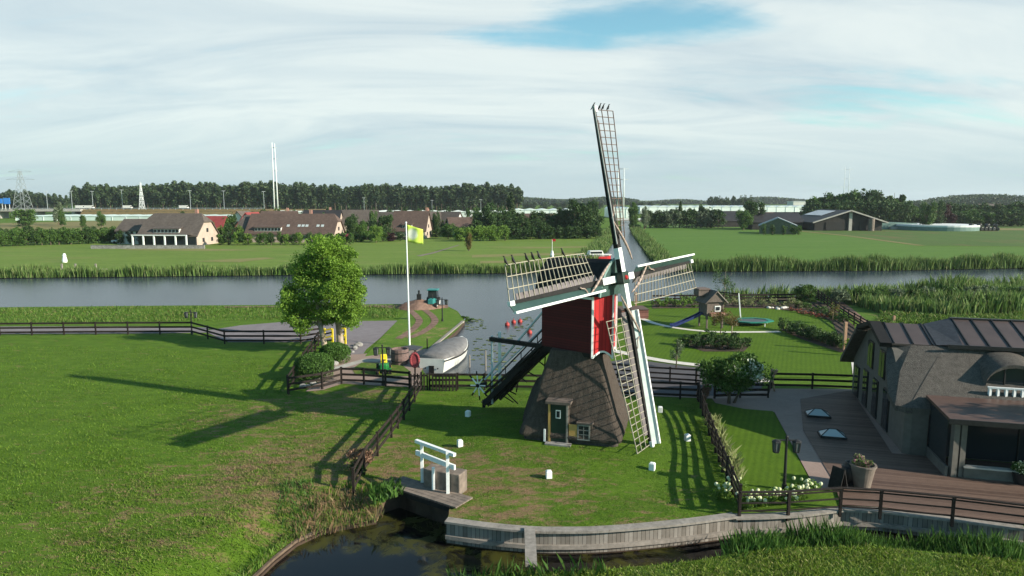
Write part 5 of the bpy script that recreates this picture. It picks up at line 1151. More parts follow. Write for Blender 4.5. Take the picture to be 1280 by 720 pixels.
# ------------------------------------------------------------ far houses
def house(name, label, px, Y, L_, Wd, eave, ridge, roof, wall, rz=0, hip=(0,0), dorm=(), chim=(), win=(), gwin=True, rooflights=(), name_cat='house', overh=.4, group=None):
    x = GX(px, Y, 3); r = thing(name, label, name_cat, (x, Y, 0), rz, group); hL, hW = L_/2, Wd/2; zt = ridge-.25
    sl = (ridge-eave)/hW
    def gz_(y_): return ridge-.2-abs(y_)*sl*.97
    hipz = ridge-(ridge-eave)*.38
    pr = [(-hW,0),(-hW,eave-.15),(0,ridge-.3),(hW,eave-.15),(hW,0)]
    def cut(h): return pr if not h else [(-hW,0),(-hW,eave-.15)]+[(-(ridge-.3-hipz)/sl,hipz-.1),((ridge-.3-hipz)/sl,hipz-.1)]+[(hW,eave-.15),(hW,0)]
    m = MB()
    for sx, h in ((-hL,hip[0]),(hL,hip[1])):
        c_ = cut(h); m.prism([(sx*.995,a,b) for a,b in c_], (-.25*(1 if sx>0 else -1),0,0))
    m.box((0,-hW+.12,(eave-.1)/2),(L_-.1,.2,eave-.1)); m.box((0,hW-.12,(eave-.1)/2),(L_-.1,.2,eave-.1)); m.build('wall', wall, r)
    hd = (ridge-hipz)/sl; xl, xr = -hL-overh, hL+overh; il, ir = (xl+hd*.8 if hip[0] else xl), (xr-hd*.8 if hip[1] else xr)
    ew = hW+overh; ez = eave-overh*sl; hy = (ridge-hipz)/sl
    vs = [(xl,-ew,ez),(xr,-ew,ez),(xr,-hy if hip[1] else 0,hipz if hip[1] else ridge),(ir,0,ridge),(il,0,ridge),(xl,-hy if hip[0] else 0,hipz if hip[0] else ridge),
          (xl,ew,ez),(xr,ew,ez),(xr,hy if hip[1] else 0,hipz if hip[1] else ridge),(xl,hy if hip[0] else 0,hipz if hip[0] else ridge)]
    m = MB(); vs2 = [(a,b,c-.3) for a,b,c in vs]
    fs = [(0,1,2,3,4,5),(6,9,4,3,8,7)]+([(2,8,3)] if hip[1] else [])+([(5,4,9)] if hip[0] else [])
    m.add(vs, fs); m.add(vs2, fs); m.add(vs+vs2, [(0,1,11,10),(6,7,17,16),(1,2,12,11),(2,8,18,12),(8,7,17,18),(0,5,15,10),(5,9,19,15),(9,6,16,19)])
    ro = m.build('roof', roof, r)
    for cx in chim: MB().box((cx,.3,ridge+.35),(.8,.7,1.5)).build('chimney', M['brickred'] if wall != M['cream'] else M['cream'], ro)
    for (dx, dw, n_) in dorm:
        zf = eave+.35; dd = .3+hW-(.2)/sl
        q = MB().box((dx,-hW*.62,zf+.55),(dw,hW*.62,1.15)).build('dormer', M['cream'], ro)
        MB().prism([(dx-dw/2-.3,-hW*.98,zf+1.1),(dx+dw/2+.3,-hW*.98,zf+1.1),(dx+dw/2+.3,-hW*.2,min(ridge-.15,zf+2.3)),(dx-dw/2-.3,-hW*.2,min(ridge-.15,zf+2.3))], (0,0,.2)).build('dormer_roof', roof, ro)
        for k in range(n_): MB().box((dx-dw/2+dw*(k+.5)/n_,-hW*.94,zf+.6),(dw/n_*.7,.1,.75)).build('pane', M['glass'], q)
    for (wx_, ww, wz, wh_) in win:
        f = MB().box((wx_,-hW-.02,wz),(ww,.1,wh_)).build('window', M['cream'], r); MB().box((wx_,-hW-.08,wz),(ww*.82,.06,wh_*.82)).build('pane', M['glass'], f)
    for (rx_, t) in rooflights:
        yy = -hW*(1-t); zz = eave+(ridge-eave)*t; a_ = math.atan(sl)
        MB().beam((rx_,yy-.45*math.cos(a_),zz-.45*math.sin(a_)+.06),(rx_,yy+.45*math.cos(a_),zz+.45*math.sin(a_)+.06),.85,.08).build('skylight', M['glasspale'], ro)
    if gwin:
        for sx in (-1,1):
            for yy, z_ in ((-hW*.4,1.5),(hW*.4,1.5),(0,eave+1.0)):
                MB().box((sx*(hL+.03),yy,z_),(.08,1.0,1.1)).build('window', M['glass'], r)
    return r
h1 = house('farmhouse', 'thatched farmhouse with white dormers and a white colonnade', 224, 198, 17, 12, 3.2, 9.0, M['tilegrey'], M['pink'], R(-4), (1,1), dorm=((-.5,7.5,7),), chim=(5.5,))
h1m = MB()
for k in range(6):
    MB().box((-8.6+k*3.1,-8.6,1.5),(.35,.35,3.0)).build('column', M['white'], h1)
MB().box((-.9,-8.6,3.1),(16,.4,.25)).build('colonnade_beam', M['white'], h1); MB().box((-1,-7.4,3.3),(17,2.4,.12)).build('colonnade_roof', M['tilegrey'], h1); MB().box((0,-6.15,1.4),(17,.15,2.6)).build('shaded_glazing', M['glass'], h1)
house('farmhouse_wing', 'lower brown roofed wing left of the colonnaded farmhouse', 178, 204, 10, 9, 4.2, 7.2, M['tilegrey'], M['cream'], R(-4), (0,0), win=[(-3.5+k*1.6,1.0,3.4,1.1) for k in range(5)])
h2 = house('long_house', 'long brown tiled house with a wide dormer behind the hedge', 370, 212, 27, 11, 3.0, 8.6, M['tilebrown'], M['pink'], R(-3), (0,1), dorm=((-6.8,8.2,8),), chim=(4.8,), rooflights=((-1,.35),(2.4,.35),(3.6,.35),(4.8,.35),(8.2,.35),(9.6,.35)), win=[(5,1.2,1.5,1.2),(8,1.2,1.5,1.2)])
house('long_house_wing', 'pale brown hipped end joined to the long brown house', 322, 214, 9, 11, 3.0, 8.2, M['tilegrey'], M['pink'], R(-3), (1,0), rooflights=((-1,.4),))
house('red_roof_house', 'red roofed house at the left end of the long brown house', 316, 224, 9, 9, 3.2, 8.8, M['tilered'], M['cream'], R(86), (0,0), gwin=True)
house('red_roof_house', 'low red roof showing behind the colonnaded farmhouse', 256, 224, 14, 8, 3.4, 7.6, M['tilered'], M['pink'], 0, (0,0), win=())
h3 = house('brown_house', 'brown tiled house with a white dormer behind the flag', 515, 233, 11.5, 10, 3.0, 9.1, M['tilebrown'], M['pink'], R(-6), (0,0), dorm=((-.5,3.2,3),), chim=(5.2,), win=[(-3.5,1.6,1.5,1.3),(-.5,1.6,1.5,1.3),(3.5,2,1.5,1.8)])
vill = [(493,262,14,11,'grey roofed house left behind the brown house with the flag'),(526,268,15,11,'grey roofed house right behind the brown house with the flag'),(556,270,13,10,'grey roofed bungalow with a white gable right of the brown house'),(579,248,11,9,'low grey roofed house with a white end by the big trees'),
        (449,290,16,10,'far grey roof over the willow crown'),(350,262,13,10,'brown gabled house poking up behind the long brown house'),(305,262,8,8,'white gabled house left behind the red roof'),(404,285,15,10,'dark far roof above the long brown house')]
for i, (px, Y, L_, ht, lb) in enumerate(vill):
    house('village_house', lb, px, Y, L_, 10, 3.2, 8.2 if i < 3 else (6.6 if i == 3 else 8.6), [M['tilegrey'],M['tilegrey'],M['tilegrey'],M['tilebrown'],M['tilegrey'],M['tilebrown'],M['tilegrey'],M['darkroof']][i], M['cream'] if i in (2,3,6) else M['pink'], R([-12,10,-20,15,0,5,80,0][i]), chim=(3,) if i%2 else (), win=[(-2,1.4,1.6,1.2),(2,1.4,1.6,1.2)])
house('brick_barn', 'long reddish roofed barn between the dark village trees', 668, 262, 30, 12, 3.8, 7.6, M['tilebrown'], M['brickred'], R(-4), win=[(-8,1.4,1.8,1.2),(0,1.4,1.8,1.2)])
# low walls / pond edges in front of farmhouses
for px, py, L_, lb in ((185,311,30,'low grey garden wall in front of the colonnaded farmhouse'), (478,300,16,'low dark hedge wall left of the brown house')):
    x, y = G(px, py); o = MB().box((0,0,.45),(L_,.4,.9)).box((0,0,.94),(L_,.55,.08)).build('garden_wall', M['stone'] if px<300 else M['darkwall']); o.location = (x,y,0); tag(o, lb, 'wall')
x, y = G(562,295); r = thing('shed', 'small blue tarpaulin covered stack beside the hedge', 'shed', (x, y, 0)); MB().box((0,0,.8),(4.5,2.5,1.6)).build('body', M['iron'], r); MB().prism([(-.2,-1.35,.1),(2.4,-1.35,.1),(2.4,-1.35,1.7),(-.2,-1.35,1.7)],(0,2.7,0)).build('tarpaulin', M['signblue'], r)
x, y = G(436,302); r = thing('parasol', 'closed pink parasol at the end of the long house', 'parasol', (x, y, 0)); MB().tube((0,0,0),(0,0,2.6),.05).build('pole', M['white'], r); MB().lathe((0,0,1.5),[(1.6,0),(1.4,.25),(.1,1.1)],10).build('canopy', M['parasol'], r)
# glasshouses / industrial sheds
def glasshouse(px0, px1, Y, h, label, bays=8, mat=None, y0=None):
    x0, x1 = GX(px0,Y), GX(px1,Y); r = thing('greenhouse', label, 'greenhouse', ((x0+x1)/2, Y, 0)); w = x1-x0
    MB().box((0,20,h*.42),(w,40,h*.84)).build('glass_wall', mat or M['ghglass'], r); m = MB(); n = max(4, int(w/8))
    for k in range(n):
        a = -w/2+w*k/n; b = -w/2+w*(k+1)/n; m.prism([(a,-.3,h*.84),(b,-.3,h*.84),((a+b)/2,-.3,h)], (0,40,0))
    m.build('ridge_roof', mat or M['ghglass'], r)
    m = MB()
    for k in range(n+1): m.box((-w/2+w*k/n,-.1,h*.42),(.12,.3,h*.84))
    m.build('frame_post', M['steel'], r)
glasshouse(640, 720, 500, 6.0, 'white greenhouse between the wood and the dark village trees')
glasshouse(765, 788, 480, 7.5, 'white shed end at the head of the side canal')
glasshouse(800, 1050, 620, 7.2, 'very long white greenhouse along the right horizon')
glasshouse(20, 330, 420, 3.0, 'long low pale glass roof below the motorway at the left', mat=nmat('pale_glass_roof', (.42,.52,.48), (.58,.68,.64), .1, .4, 0))
glasshouse(330, 640, 440, 5.5, 'long pale greenhouse in front of the tall wood', mat=nmat('grey_glass_roof', (.52,.56,.53), (.68,.71,.67), .1, .4, 0))
x = GX(1018, 900); r = thing('white_shed', 'small white shed on the horizon left of the farm trees', 'shed', (x-12, 900, 0)); MB().box((0,0,5),(40,20,10)).build('wall', M['cream'], r); MB().box((0,0,10.2),(41,21,.5)).build('roof', M['steel'], r)
# motorway viaduct
Yv = 470; x0, x1 = GX(-30,Yv), GX(335,Yv); r = thing('viaduct', 'concrete motorway viaduct and embankment at the far left', 'viaduct', (x0, Yv, 0)); Lv = x1-x0
sp = GX(108,Yv)-x0
MB().box((sp/2,0,5.6),(sp,12,1.6)).build('deck', M['concrete'], r)
for k in range(6): MB().box((sp*(k+.5)/6,0,2.4),(2,8,4.8)).build('pier', M['concrete'], r)
MB().prism([(sp,-9,0),(Lv+40,-9,0),(Lv+40,-3,6.2),(sp,-3,6.2)], (0,14,0)).build('embankment', grassmat('embankment_grass', (.10,.09,.035), (.20,.13,.07), None, fine=1), r)
m = MB(); m.box((Lv/2,-5.9,7.0),(Lv,.2,.25))
for k in range(40): m.box((Lv*k/40,-5.9,6.6),(.25,.2,1.2))
m.build('guard_rail', M['pylon'], r)
for px, lb in ((2,'blue motorway sign at the far left edge'), (11,'larger blue motorway sign beside the edge one')):
    x = GX(px, 465, 12); r = thing('motorway_sign', lb, 'road sign', (x, 463, 6.4)); MB().box((0,0,5.4),(4.4 if px>5 else 4,.3,4.0 if px>5 else 3.2)).build('panel', M['signblue'], r)
    for sx in (-1.4,1.4): MB().tube((sx,.3,0),(sx,.3,6),.15).build('leg', M['steel'], r)
for i, px in enumerate((59,90,116,153,238,280,330,455,540,601)):
    Yp = 476 if px < 340 else 560; z0_ = 6.2 if px < 340 else 0; x = GX(px, Yp, 10); hh = random.uniform(12,15); r = thing('motorway_lamp', 'tall pale lamp column standing along the far motorway', 'lamp column', (x, Yp, z0_), 0, 'lamp columns along the motorway')
    MB().tube((0,0,0),(0,0,hh),.2,.12,8).build('pole', M['pylon'], r); MB().box((0,0,hh),(2.4,.3,.2)).build('arm', M['steel'], r)
for i, px in enumerate((101,112,160,230)):
    x = GX(px, 471); r = thing('van', 'white van on the distant motorway', 'van', (x, 471, 6.25), 0, 'white vans on the motorway'); MB().box((0,0,1.5),(5.5,2,2.0)).box((2.9,0,1.0),(1.2,2,1.1)).build('body', M['cream'], r, bevel=.2); MB().box((2.6,0,1.9),(.9,1.9,.7)).build('windscreen', M['glass'], r)
    for sx in (-1.8,2.3): MB().tube((sx,-1.05,.4),(sx,1.05,.4),.4,.4,12).build('wheel', M['rubber'], r)
# pylons
def lattice_pylon(px, Y, ztop, wbase, label, arms=((.86,.9),(.66,1.15)), mat=None):
    x = GX(px, Y, ztop/2); r = thing('pylon', label, 'pylon', (x, Y, 0)); m = MB(); t_ = max(.18, Y*.00028); n = 8; mat = mat or M['pylon']
    def c(k, sx, sy): t = k/n; w_ = wbase*(1-t)**1.1*.5+wbase*.07; return Vector((sx*w_, sy*w_, ztop*t))
    for k in range(n):
        for sx, sy in ((-1,-1),(1,-1),(1,1),(-1,1)): m.beam(c(k,sx,sy), c(k+1,sx,sy), t_, t_)
        for a, b in (((-1,-1),(1,-1)),((1,-1),(1,1)),((-1,1),(1,1)),((-1,-1),(-1,1))):
            m.beam(c(k,*a), c(k+1,*b), t_*.6, t_*.6); m.beam(c(k,*b), c(k+1,*a), t_*.6, t_*.6)
    m.build('lattice_tower', mat, r)
    for f_, w_ in arms:
        a = MB(); z = ztop*f_; ww = wbase*w_; a.beam((-ww,0,z),(ww,0,z),t_,t_); a.beam((-ww,0,z),(0,0,z+ztop*.06),t_*.7,t_*.7); a.beam((ww,0,z),(0,0,z+ztop*.06),t_*.7,t_*.7); a.build('cross_arm', mat, r)
lattice_pylon(27, 560, 36, 10, 'grey lattice pylon with two cross arms at the far left', ((.97,.95),(.80,1.15)))
lattice_pylon(177, 470, 24, 3.2, 'slim white lattice mast above the colonnaded farmhouse', ((.97,.3),), M['steel'])
def twin(px, Y, ztop, gap, lean, label, arms, rr=1.0):
    x = GX(px, Y, ztop/2); r = thing('power_mast', label, 'pylon', (x, Y, 0))
    for sg in (-1, 1):
        mt = MB().tube((sg*gap/2+sg*lean,0,0),(sg*gap/2,0,ztop*(1 if sg<0 else .985)),rr,rr*.45,10).build('mast', M['steel'], r, smooth=True)
        for z in arms: MB().beam((sg*gap/2-gap*.8,0,z*ztop),(sg*gap/2+gap*.8,0,z*ztop),rr*.55,rr*.55).build('cross_arm', M['steel'], mt)
twin(343.5, 520, GZ(178,520), 1.9, .45, 'tall white twin power mast rising above the long wood', (.93,.78,.62), .6)
twin(776, 800, GZ(209,800), 6.5, .2, 'far white twin power mast seen behind the upright sail', (.96,.72), 1.0)
twin(1058, 1100, GZ(208,1100), 7, .2, 'thin far twin mast above the farm trees', (.93,.7,.5), .6)

# ------------------------------------------------------------ farm at the right
Yb = 285; bx = GX(1060, Yb); r = thing('barn', 'big dark barn with pale roof verges at the farm', 'barn', (bx, Yb, 0), R(90))
MB().prism([(0,-14,0),(0,-14,3.4),(0,0,7.9),(0,14,3.4),(0,14,0)], (26,0,0)).build('wall', M['darkwall'], r)
for sd in (-1,1):
    q = MB().prism([(-1.5,0,8.5),(27,0,8.5),(27,sd*15.5,3.5),(-1.5,sd*15.5,3.5)], (0,0,-.35)).build('roof', M['darkroof'], r)
    MB().beam((-1.7,0,8.35),(-1.7,sd*15.6,3.35),.5,.5).build('verge', M['concrete'], q)
    if sd == 1: MB().prism([(8,2,8.0),(25,2,8.0),(25,8,6.05),(8,8,6.05)], (0,0,.14)).build('solar_panels', nmat('solar_glass', (.30,.33,.38), (.42,.45,.5), .5, .2, 0), q)
MB().box((-.3,-.6,4.0),(.5,1.3,8.0)).build('pale_column', M['concrete'], r); MB().box((-.15,-7,1.9),(.3,5,3.6)).build('door', M['rubber'], r); MB().box((-.15,6,1.9),(.3,7,3.4)).build('door', M['rubber'], r)
MB().tube((-2.0,-8.5,0),(-2.0,-8.5,5.0),1.2,1.2,14).build('silo', M['concrete_dark'], r)
x, y = GX(972, 262), 262; rr_ = house('farm_shed', 'small green walled shed left of the big barn', 972, 262, 12, 13, 3.4, 6.2, M['pylon'], nmat('green_wall', (.08,.09,.06), (.13,.14,.1), 1, .9, 0), R(70), gwin=False)
house('farm_building', 'low dark building behind the small green walled shed', 965, 300, 22, 14, 3.6, 7.0, M['darkroof'], M['darkwall'], R(0), gwin=False)
house('farm_building', 'reddish brown farm roof between shed and big barn', 990, 345, 26, 14, 3.2, 6.6, M['tilebrown'], M['darkwall'], R(0), gwin=False)
house('dark_barn', 'dark roofed shed at the right end of the hedge row by the field', 905, 330, 24, 14, 3.2, 7.4, M['darkroof'], M['darkwall'], R(5), gwin=False)
x, y = G(1170, 287); r = thing('slurry_tank', 'wide low round tank with a pale rim beside the barn', 'tank', (x, y, 0)); MB().lathe((0,0,0),[(16,0),(16,2.2),(15.7,2.2),(15.6,1.9),(.01,2.0)],40).build('tank_wall', M['tank'], r); MB().lathe((0,0,1.6),[(16.05,0),(16.05,.7)],40).build('rim', M['steel'], r)
r = thing('silage_clamp', 'low green sheeted silage clamp between the barn and the round tank', 'silage clamp', (*G(1120,286),0)); MB().prism([(-12,-5,0),(10,-5,0),(6,-5,2.6),(-9,-5,3.2)],(0,12,0)).build('sheet', M['tank'], r); MB().box((-2,-6,.6),(8,1.5,1.2)).build('sand_bags', M['concrete'], r)
for i in range(8):
    x, y = G(1211+i*5, 288.5); 
    o = MB().tube((0,-.75,.75),(0,.75,.75),.78,.78,16).build('silage_bale', M['blackbag'], bevel=.12); o.location = (x, y, .02); o.rotation_euler = (0,0,random.uniform(-.3,.3)); tag(o, 'round black wrapped silage bale in the row right of the round tank', 'bale', 'black silage bales')
    if i%2: 
        c_ = o.copy(); COL.objects.link(c_); c_.location = (x-.6, y+.3, 1.35)
for px, py, lb in ((1234,330,''),): pass
# far pale buildings in right trees
for px, Y, w_, h_, lb in ((1212,420,40,7,'pale building half hidden in the trees at the far right'), (1235,460,26,9,'white house end showing above the far right trees')):
    house('farm_building', lb, px, Y, w_*.6, 12, h_*.6, h_*1.1, M['tilegrey'], M['cream'], 0, gwin=False)
for i, (px, py, lb) in enumerate(((897,278,'white car parked left by the trees across the crop field'), (904,278,'white car parked right by the trees across the crop field'))):
    pass
def car(px, py, lb, mat, rz=0, s=1.):
    x, y = G(px, py); r = thing('parked_car', lb, 'car', (x, y, .05), rz); MB().box((0,0,.6),(4.3,1.8,.6)).build('body', mat, r, bevel=.15); MB().box((-.1,0,1.12),(2.3,1.6,.55),taper=.82).build('cabin', M['glass'], r, bevel=.1)
    for sx in (-1.35,1.35):
        for sy in (-.8,.8): MB().tube((sx,sy-.12,.33),(sx,sy+.12,.33),.33,.33,14).build('wheel', M['rubber'], r)
car(897, 277.5, 'white car parked left by the trees across the crop field', M['cream'])
car(937, 278, 'white car parked by the small green walled shed', M['cream'])
car(150, 304, 'grey car parked left of the purple tree', M['steel'], R(20)); car(583, 280, 'pale car parked behind the far village hedge', M['cream'])
car(736, 284, 'white car near the head of the side canal', M['cream'], R(60))
# bridge over side canal
x, y = G(783, 277); r = thing('canal_bridge', 'low pale bridge at the head of the side canal', 'bridge', (x, y, 0)); MB().box((0,0,.9),(18,5,.6)).build('deck', M['concrete'], r); MB().box((0,-2.5,1.6),(18,.2,.8)).build('railing', M['white'], r)
for sx in (-8,8): MB().box((sx,0,.1),(1.2,5,2.0)).build('abutment', M['concrete'], r)
# red and white motorboat
x, y = G(750, 327, CZ); r = thing('motorboat', 'small red and white cabin boat moored on the side canal', 'boat', (x-1.0, y+2, CZ+.15), R(12))
MB().rings(hullrings(7.6, 2.5, .7)).build('hull', M['redbright'], r); MB().rings([[(a*1.0,b*1.0,c+.42) if c>.3 else (a,b,c+.95) for a,b,c in q_] for q_ in hullrings(7.3,2.35,.55)]).build('deck', M['hull'], r)
cb = MB().box((.2,0,1.65),(3.4,1.8,.9),taper=.85).build('cabin', M['hull'], r, bevel=.1); MB().box((.2,-.84,1.7),(2.6,.1,.45)).build('window', M['glass'], cb); MB().box((.2,.84,1.7),(2.6,.1,.45)).build('window', M['glass'], cb); MB().box((2.6,0,1.2),(2.2,1.9,.15)).build('foredeck', M['hull'], r)
# lighthouse-like marker and white post by the far canal bank
def marker(px, py, h_, label, flag):
    x, y = G(px, py); r = thing('white_marker', label, 'marker', (x, y, 0)); MB().lathe((0,0,0),[(.45,0),(.5,.4),(.38,h_*.5),(.3,h_*.72),(.42,h_*.76),(.28,h_*.82),(.2,h_*.98),(.05,h_)],14).build('body', M['white'], r)
    if flag: MB().tube((0,0,h_),(0,0,h_+2.1),.05).build('staff', M['white'], r); MB().box((.3,0,h_+2.0),(.7,.05,.45)).build('flag', M['redbright'], r)
marker(690, 334, 3.2, 'white bottle shaped marker with a small red flag across the canal', True)
marker(81, 328, 1.9, 'small white marker standing in the field across the canal at the left', False)
# jetty on far bank left
x, y = G(108, 338); r = thing('jetty', 'small grey wooden jetty on the far canal bank', 'jetty', (x, y, 0)); MB().box((0,0,.15),(7,1.6,.15)).build('planking', M['capplank'], r)
for sx in (-4,-1.5,2.2): MB().box((sx,-.7,.3),(.25,.25,2.0)).build('pile', M['capplank'], r)
# ------------------------------------------------------------ distant trees
def proto_tree(kind, seed, n, size):
    mats = {'pine':'pine','dark':'dark','mid':'mid','light':'light','purple':'purple','grey':'grey'}
    if kind == 'pine':   # tall bare trunk and high crown, unit height 1
        p = crownpts(n, .17,.17,.33,.66, 14,.38); tr = [([(0,0,0),(.005,0,.5),(0,0,.9)],[.013,.010,.003])]
    elif kind == 'poplar':
        p = crownpts(n, .2,.2,.46,.53, 18,.34,.2); tr = [([(0,0,0),(.01,0,.5),(0,0,.85)],[.02,.013,.003])]
    else:
        p = crownpts(n, .42,.42,.42,.57, 22,.34,.1); q = crownpts(n//3, .36,.36,.25,.26, 10,.4); p = np.vstack([p,q]); tr = [([(0,0,0),(.01,0,.35),(0,0,.75)],[.03,.02,.005])]
        for i in range(5): a = i*1.26; tr.append(([(0,0,.25),(.25*math.cos(a),.25*math.sin(a),.6)],[.015,.004]))
    m = MB()
    for pts, rad in tr: m.path([Vector(v) for v in pts], rad, 6)
    t = m.build('trunk', M['bark']); tm = t.data; bpy.data.objects.remove(t)
    return p, size, tm
protos = {}
def getproto(kind, mat, big):
    key = (kind, mat, big)
    if key not in protos:
        protos[key] = []
        for s in range(4):
            n = 4600 if big else 1700; size = .045 if big else .068
            if kind == 'pine': n, size = 1300, .055
            p, sz, tm = proto_tree(kind, s, n, size); protos[key].append((leaves(p, sz, L[mat], 'crown', .7), tm))
    return random.choice(protos[key])
def far_tree(x, y, h, wr, kind, mat, label, group, big=False, name='tree', z=0):
    cm, tm = getproto(kind, mat, big); r = thing(name, label, 'tree', (x, y, z), random.random()*6, group)
    inst(cm, 'crown', r, scale=(h*wr,h*wr,h)); inst(tm, 'trunk', r, scale=(h,h,h))
def spot(px, Y, topy, wpx, kind, mat, label, group=None, big=True, name='tree'):
    h = GZ(topy, Y); x = GX(px, Y, h/2); w = wpx/853.*Y; base = {'pine':.36,'poplar':.44,'round':.9}[kind]
    far_tree(x, Y, h, w/(base*h), kind, mat, label, group, big, name)
random.seed(31)
# the long wood: 3 rows
def woodtop(px):
    return 231.5+1.5*math.sin(px*.05)+1.2*math.sin(px*.013+1)+(4 if px < 110 else 0)+ (2 if px > 640 else 0)
for rowi, Yw in enumerate((600, 612, 626)):
    px = 97
    while px < 652:
        x = GX(px, Yw); h = GZ(woodtop(px)-1, Yw)*random.uniform(.96,1.04); far_tree(x, Yw+random.uniform(-3,3), h, random.uniform(1.05,1.5), 'pine', 'pine', 'tall dark tree in the long wood across the horizon', 'trees of the long wood', name='wood_tree')
        px += random.uniform(5.0,7.2)
P = np.stack([GX(95,650)+RNG.random(26000)*(GX(652,650)-GX(95,650)), 640+RNG.random(26000)*45, RNG.random(26000)*17], 1); P[:,2] = P[:,2]*1.15; stuff(leaves(P, 2.2, L['dark'], 'wood_interior'), 'wood_interior', 'dense dark interior of the long wood behind its front trees', 'wood')
for rowi, Yw in enumerate((690, 702)):
    px = -8
    while px < 90:
        x = GX(px, Yw); t = 239+max(0,(px-45))*.07-max(0,30-abs(px-20))*.08; h = GZ(t, Yw)*random.uniform(.9,1.04); far_tree(x, Yw, h, random.uniform(1.,1.5), 'pine', 'pine', 'dark tree in the wood behind the lattice pylon', 'trees of the far left wood', name='wood_tree')
        px += random.uniform(6,8)
P = np.stack([GX(-10,730)+RNG.random(7000)*(GX(88,730)-GX(-10,730)), 710+RNG.random(7000)*25, RNG.random(7000)*13], 1); stuff(leaves(P, 2.2, L['dark'], 'wood_interior'), 'wood_interior', 'dark interior of the wood behind the lattice pylon', 'wood')
# horizon belt of woodland (a kilometre and more away)
for (pa, pb, Yh, zt, lb) in ((640,800,1500,19,'faint belt of trees on the horizon behind the sails'), (800,1010,1700,20,'faint belt of trees on the horizon above the long greenhouse'), (1130,1300,900,21,'darker hump of woodland on the far right horizon'), (-20,660,2000,22,'faint far treeline beyond the left wood')):
    xa, xb = GX(pa,Yh), GX(pb,Yh); N = 9000; xx = xa+RNG.random(N)*(xb-xa); hz = zt*(.62+.2*np.sin(xx*.011)+.18*np.sin(xx*.031+1)); P = np.stack([xx, Yh+RNG.random(N)*60, RNG.random(N)**.7*hz], 1); stuff(leaves(P, Yh*.0032, L['pine'], 'horizon_wood'), 'horizon_wood', lb, 'woodland')
# named village / field trees
for a in [(30,330,257,34,'round','mid','broad grey green tree in front of the viaduct'),(77,330,262,12,'round','mid','small round tree right of the first motorway lamp'),(103,320,266,11,'round','mid','small round tree alone by the pale glass roof'),(127,320,263,14,'round','mid','larger round tree alone by the pale glass roof'),(72,345,254,16,'poplar','grey','pale willow like tree beside the viaduct pier'),
    (143,215,284,24,'round','rust','brownish tree at the right end of the field hedge'),(156,202,281,24,'round','purple','deep purple tree beside the colonnaded farmhouse'),(286,225,267,28,'round','mid','green tree right behind the low red roof'),(300,215,282,20,'round','light','bright green tree between the two farmhouses'),
    (205,235,266,40,'round','mid','green tree above the farmhouse wing'),(228,238,262,30,'round','dark','dark tree behind the farmhouse ridge'),
    (440,222,266,20,'round','dark','dark tree right of the long brown house'),(452,214,274,22,'round','mid','tree in front of the far grey roof'),(483,222,265,26,'round','dark','dark round tree left of the brown house'),(470,206,281,20,'round','light','bright small tree at the corner of the meadow'),(545,240,262,14,'round','dark','narrow dark tree right of the brown house'),(466,252,258,14,'round','mid','tree beside the far grey roof'),
    (560,225,276,24,'round','mid','bushy tree in the gardens right of the brown house'),(575,222,280,22,'round','mid','low bushy tree beside the blue covered stack'),
    (607,236,252,40,'round','dark','big dark tree left of the reddish barn'),(632,240,257,34,'round','dark','dark tree in front of the reddish barn left'),(655,225,268,26,'round','dark','lower dark tree in front of the reddish barn'),(690,240,264,34,'round','dark','dark tree in front of the reddish barn right'),(722,232,246,44,'round','dark','biggest dark tree at the end of the village'),(706,238,256,30,'round','dark','dark tree leaning on the biggest one'),(742,280,246,20,'round','dark','dark tree half behind the upright sail'),(673,226,272,24,'round','dark','dark low tree under the reddish barn roof'),
    (640,262,240,20,'poplar','pine','tall tree at the right end of the wood edge'),
    (792,300,251,18,'round','mid','tree at the left end of the row beyond the crop field'),(806,300,256,15,'round','grey','grey green tree second in the row beyond the crop field'),(850,312,250,12,'poplar','dark','tall narrow tree in the row beyond the crop field'),(878,312,251,12,'poplar','dark','second tall narrow tree in the row beyond the crop field'),
    (942,300,247,36,'round','dark','big dark tree left of the small green walled shed'),(930,290,258,24,'round','mid','lower tree beside the big one by the small shed'),
    (1103,345,250,30,'round','dark','dark tree behind the right end of the big barn'),(1117,350,234,34,'poplar','mid','tallest tree right of the big barn'),(1140,340,250,26,'round','mid','green tree right of the tallest one'),(1160,290,246,24,'round','mid','bushy tree above the round tank left'),(1172,305,247,22,'round','dark','dark tree above the round tank'),(1158,320,262,12,'poplar','light','small bright upright bush left of the purple tree'),
    (1183,310,256,24,'round','purple','dark purple tree above the round tank'),(1178,320,263,14,'round','mid','rounded low bush above the round tank')]: 
    px, Y, ty, w, kd, mt, lb = a
    spot(px, Y, ty, w, kd, mt, lb, big=True)
random.seed(77)
def treerow(p0, p1, Y0, Y1, t0, t1, step, w, kind, mat, label, group, jit=2.):
    n = max(2, int(abs(p1-p0)/step))
    for i in range(n):
        t = (i+random.uniform(-.25,.25))/(n-1); t = min(1,max(0,t)); Y = Y0+(Y1-Y0)*t
        spot(p0+(p1-p0)*t, Y, t0+(t1-t0)*t+random.uniform(-jit,jit), w*random.uniform(.85,1.2), kind, mat if isinstance(mat, str) else random.choice(mat), label, group, big=False)
treerow(-6, 148, 188, 205, 286, 284, 9, 17, 'round', ['mid','mid','dark','mid'], 'tree in the thick hedgerow behind the left meadow', 'trees of the left hedgerow')
treerow(0, 140, 196, 212, 283, 282, 10, 17, 'round', ['mid','dark'], 'tree in the thick hedgerow behind the left meadow', 'trees of the left hedgerow')
treerow(812, 898, 310, 312, 261, 260, 7, 22, 'round', ['dark','grey','dark'], 'bushy tree in the row beyond the crop field', 'trees beyond the crop field')
treerow(1014, 1098, 340, 330, 240, 236, 7, 34, 'round', ['dark','mid'], 'large tree in the clump behind the big barn', 'trees behind the big barn')
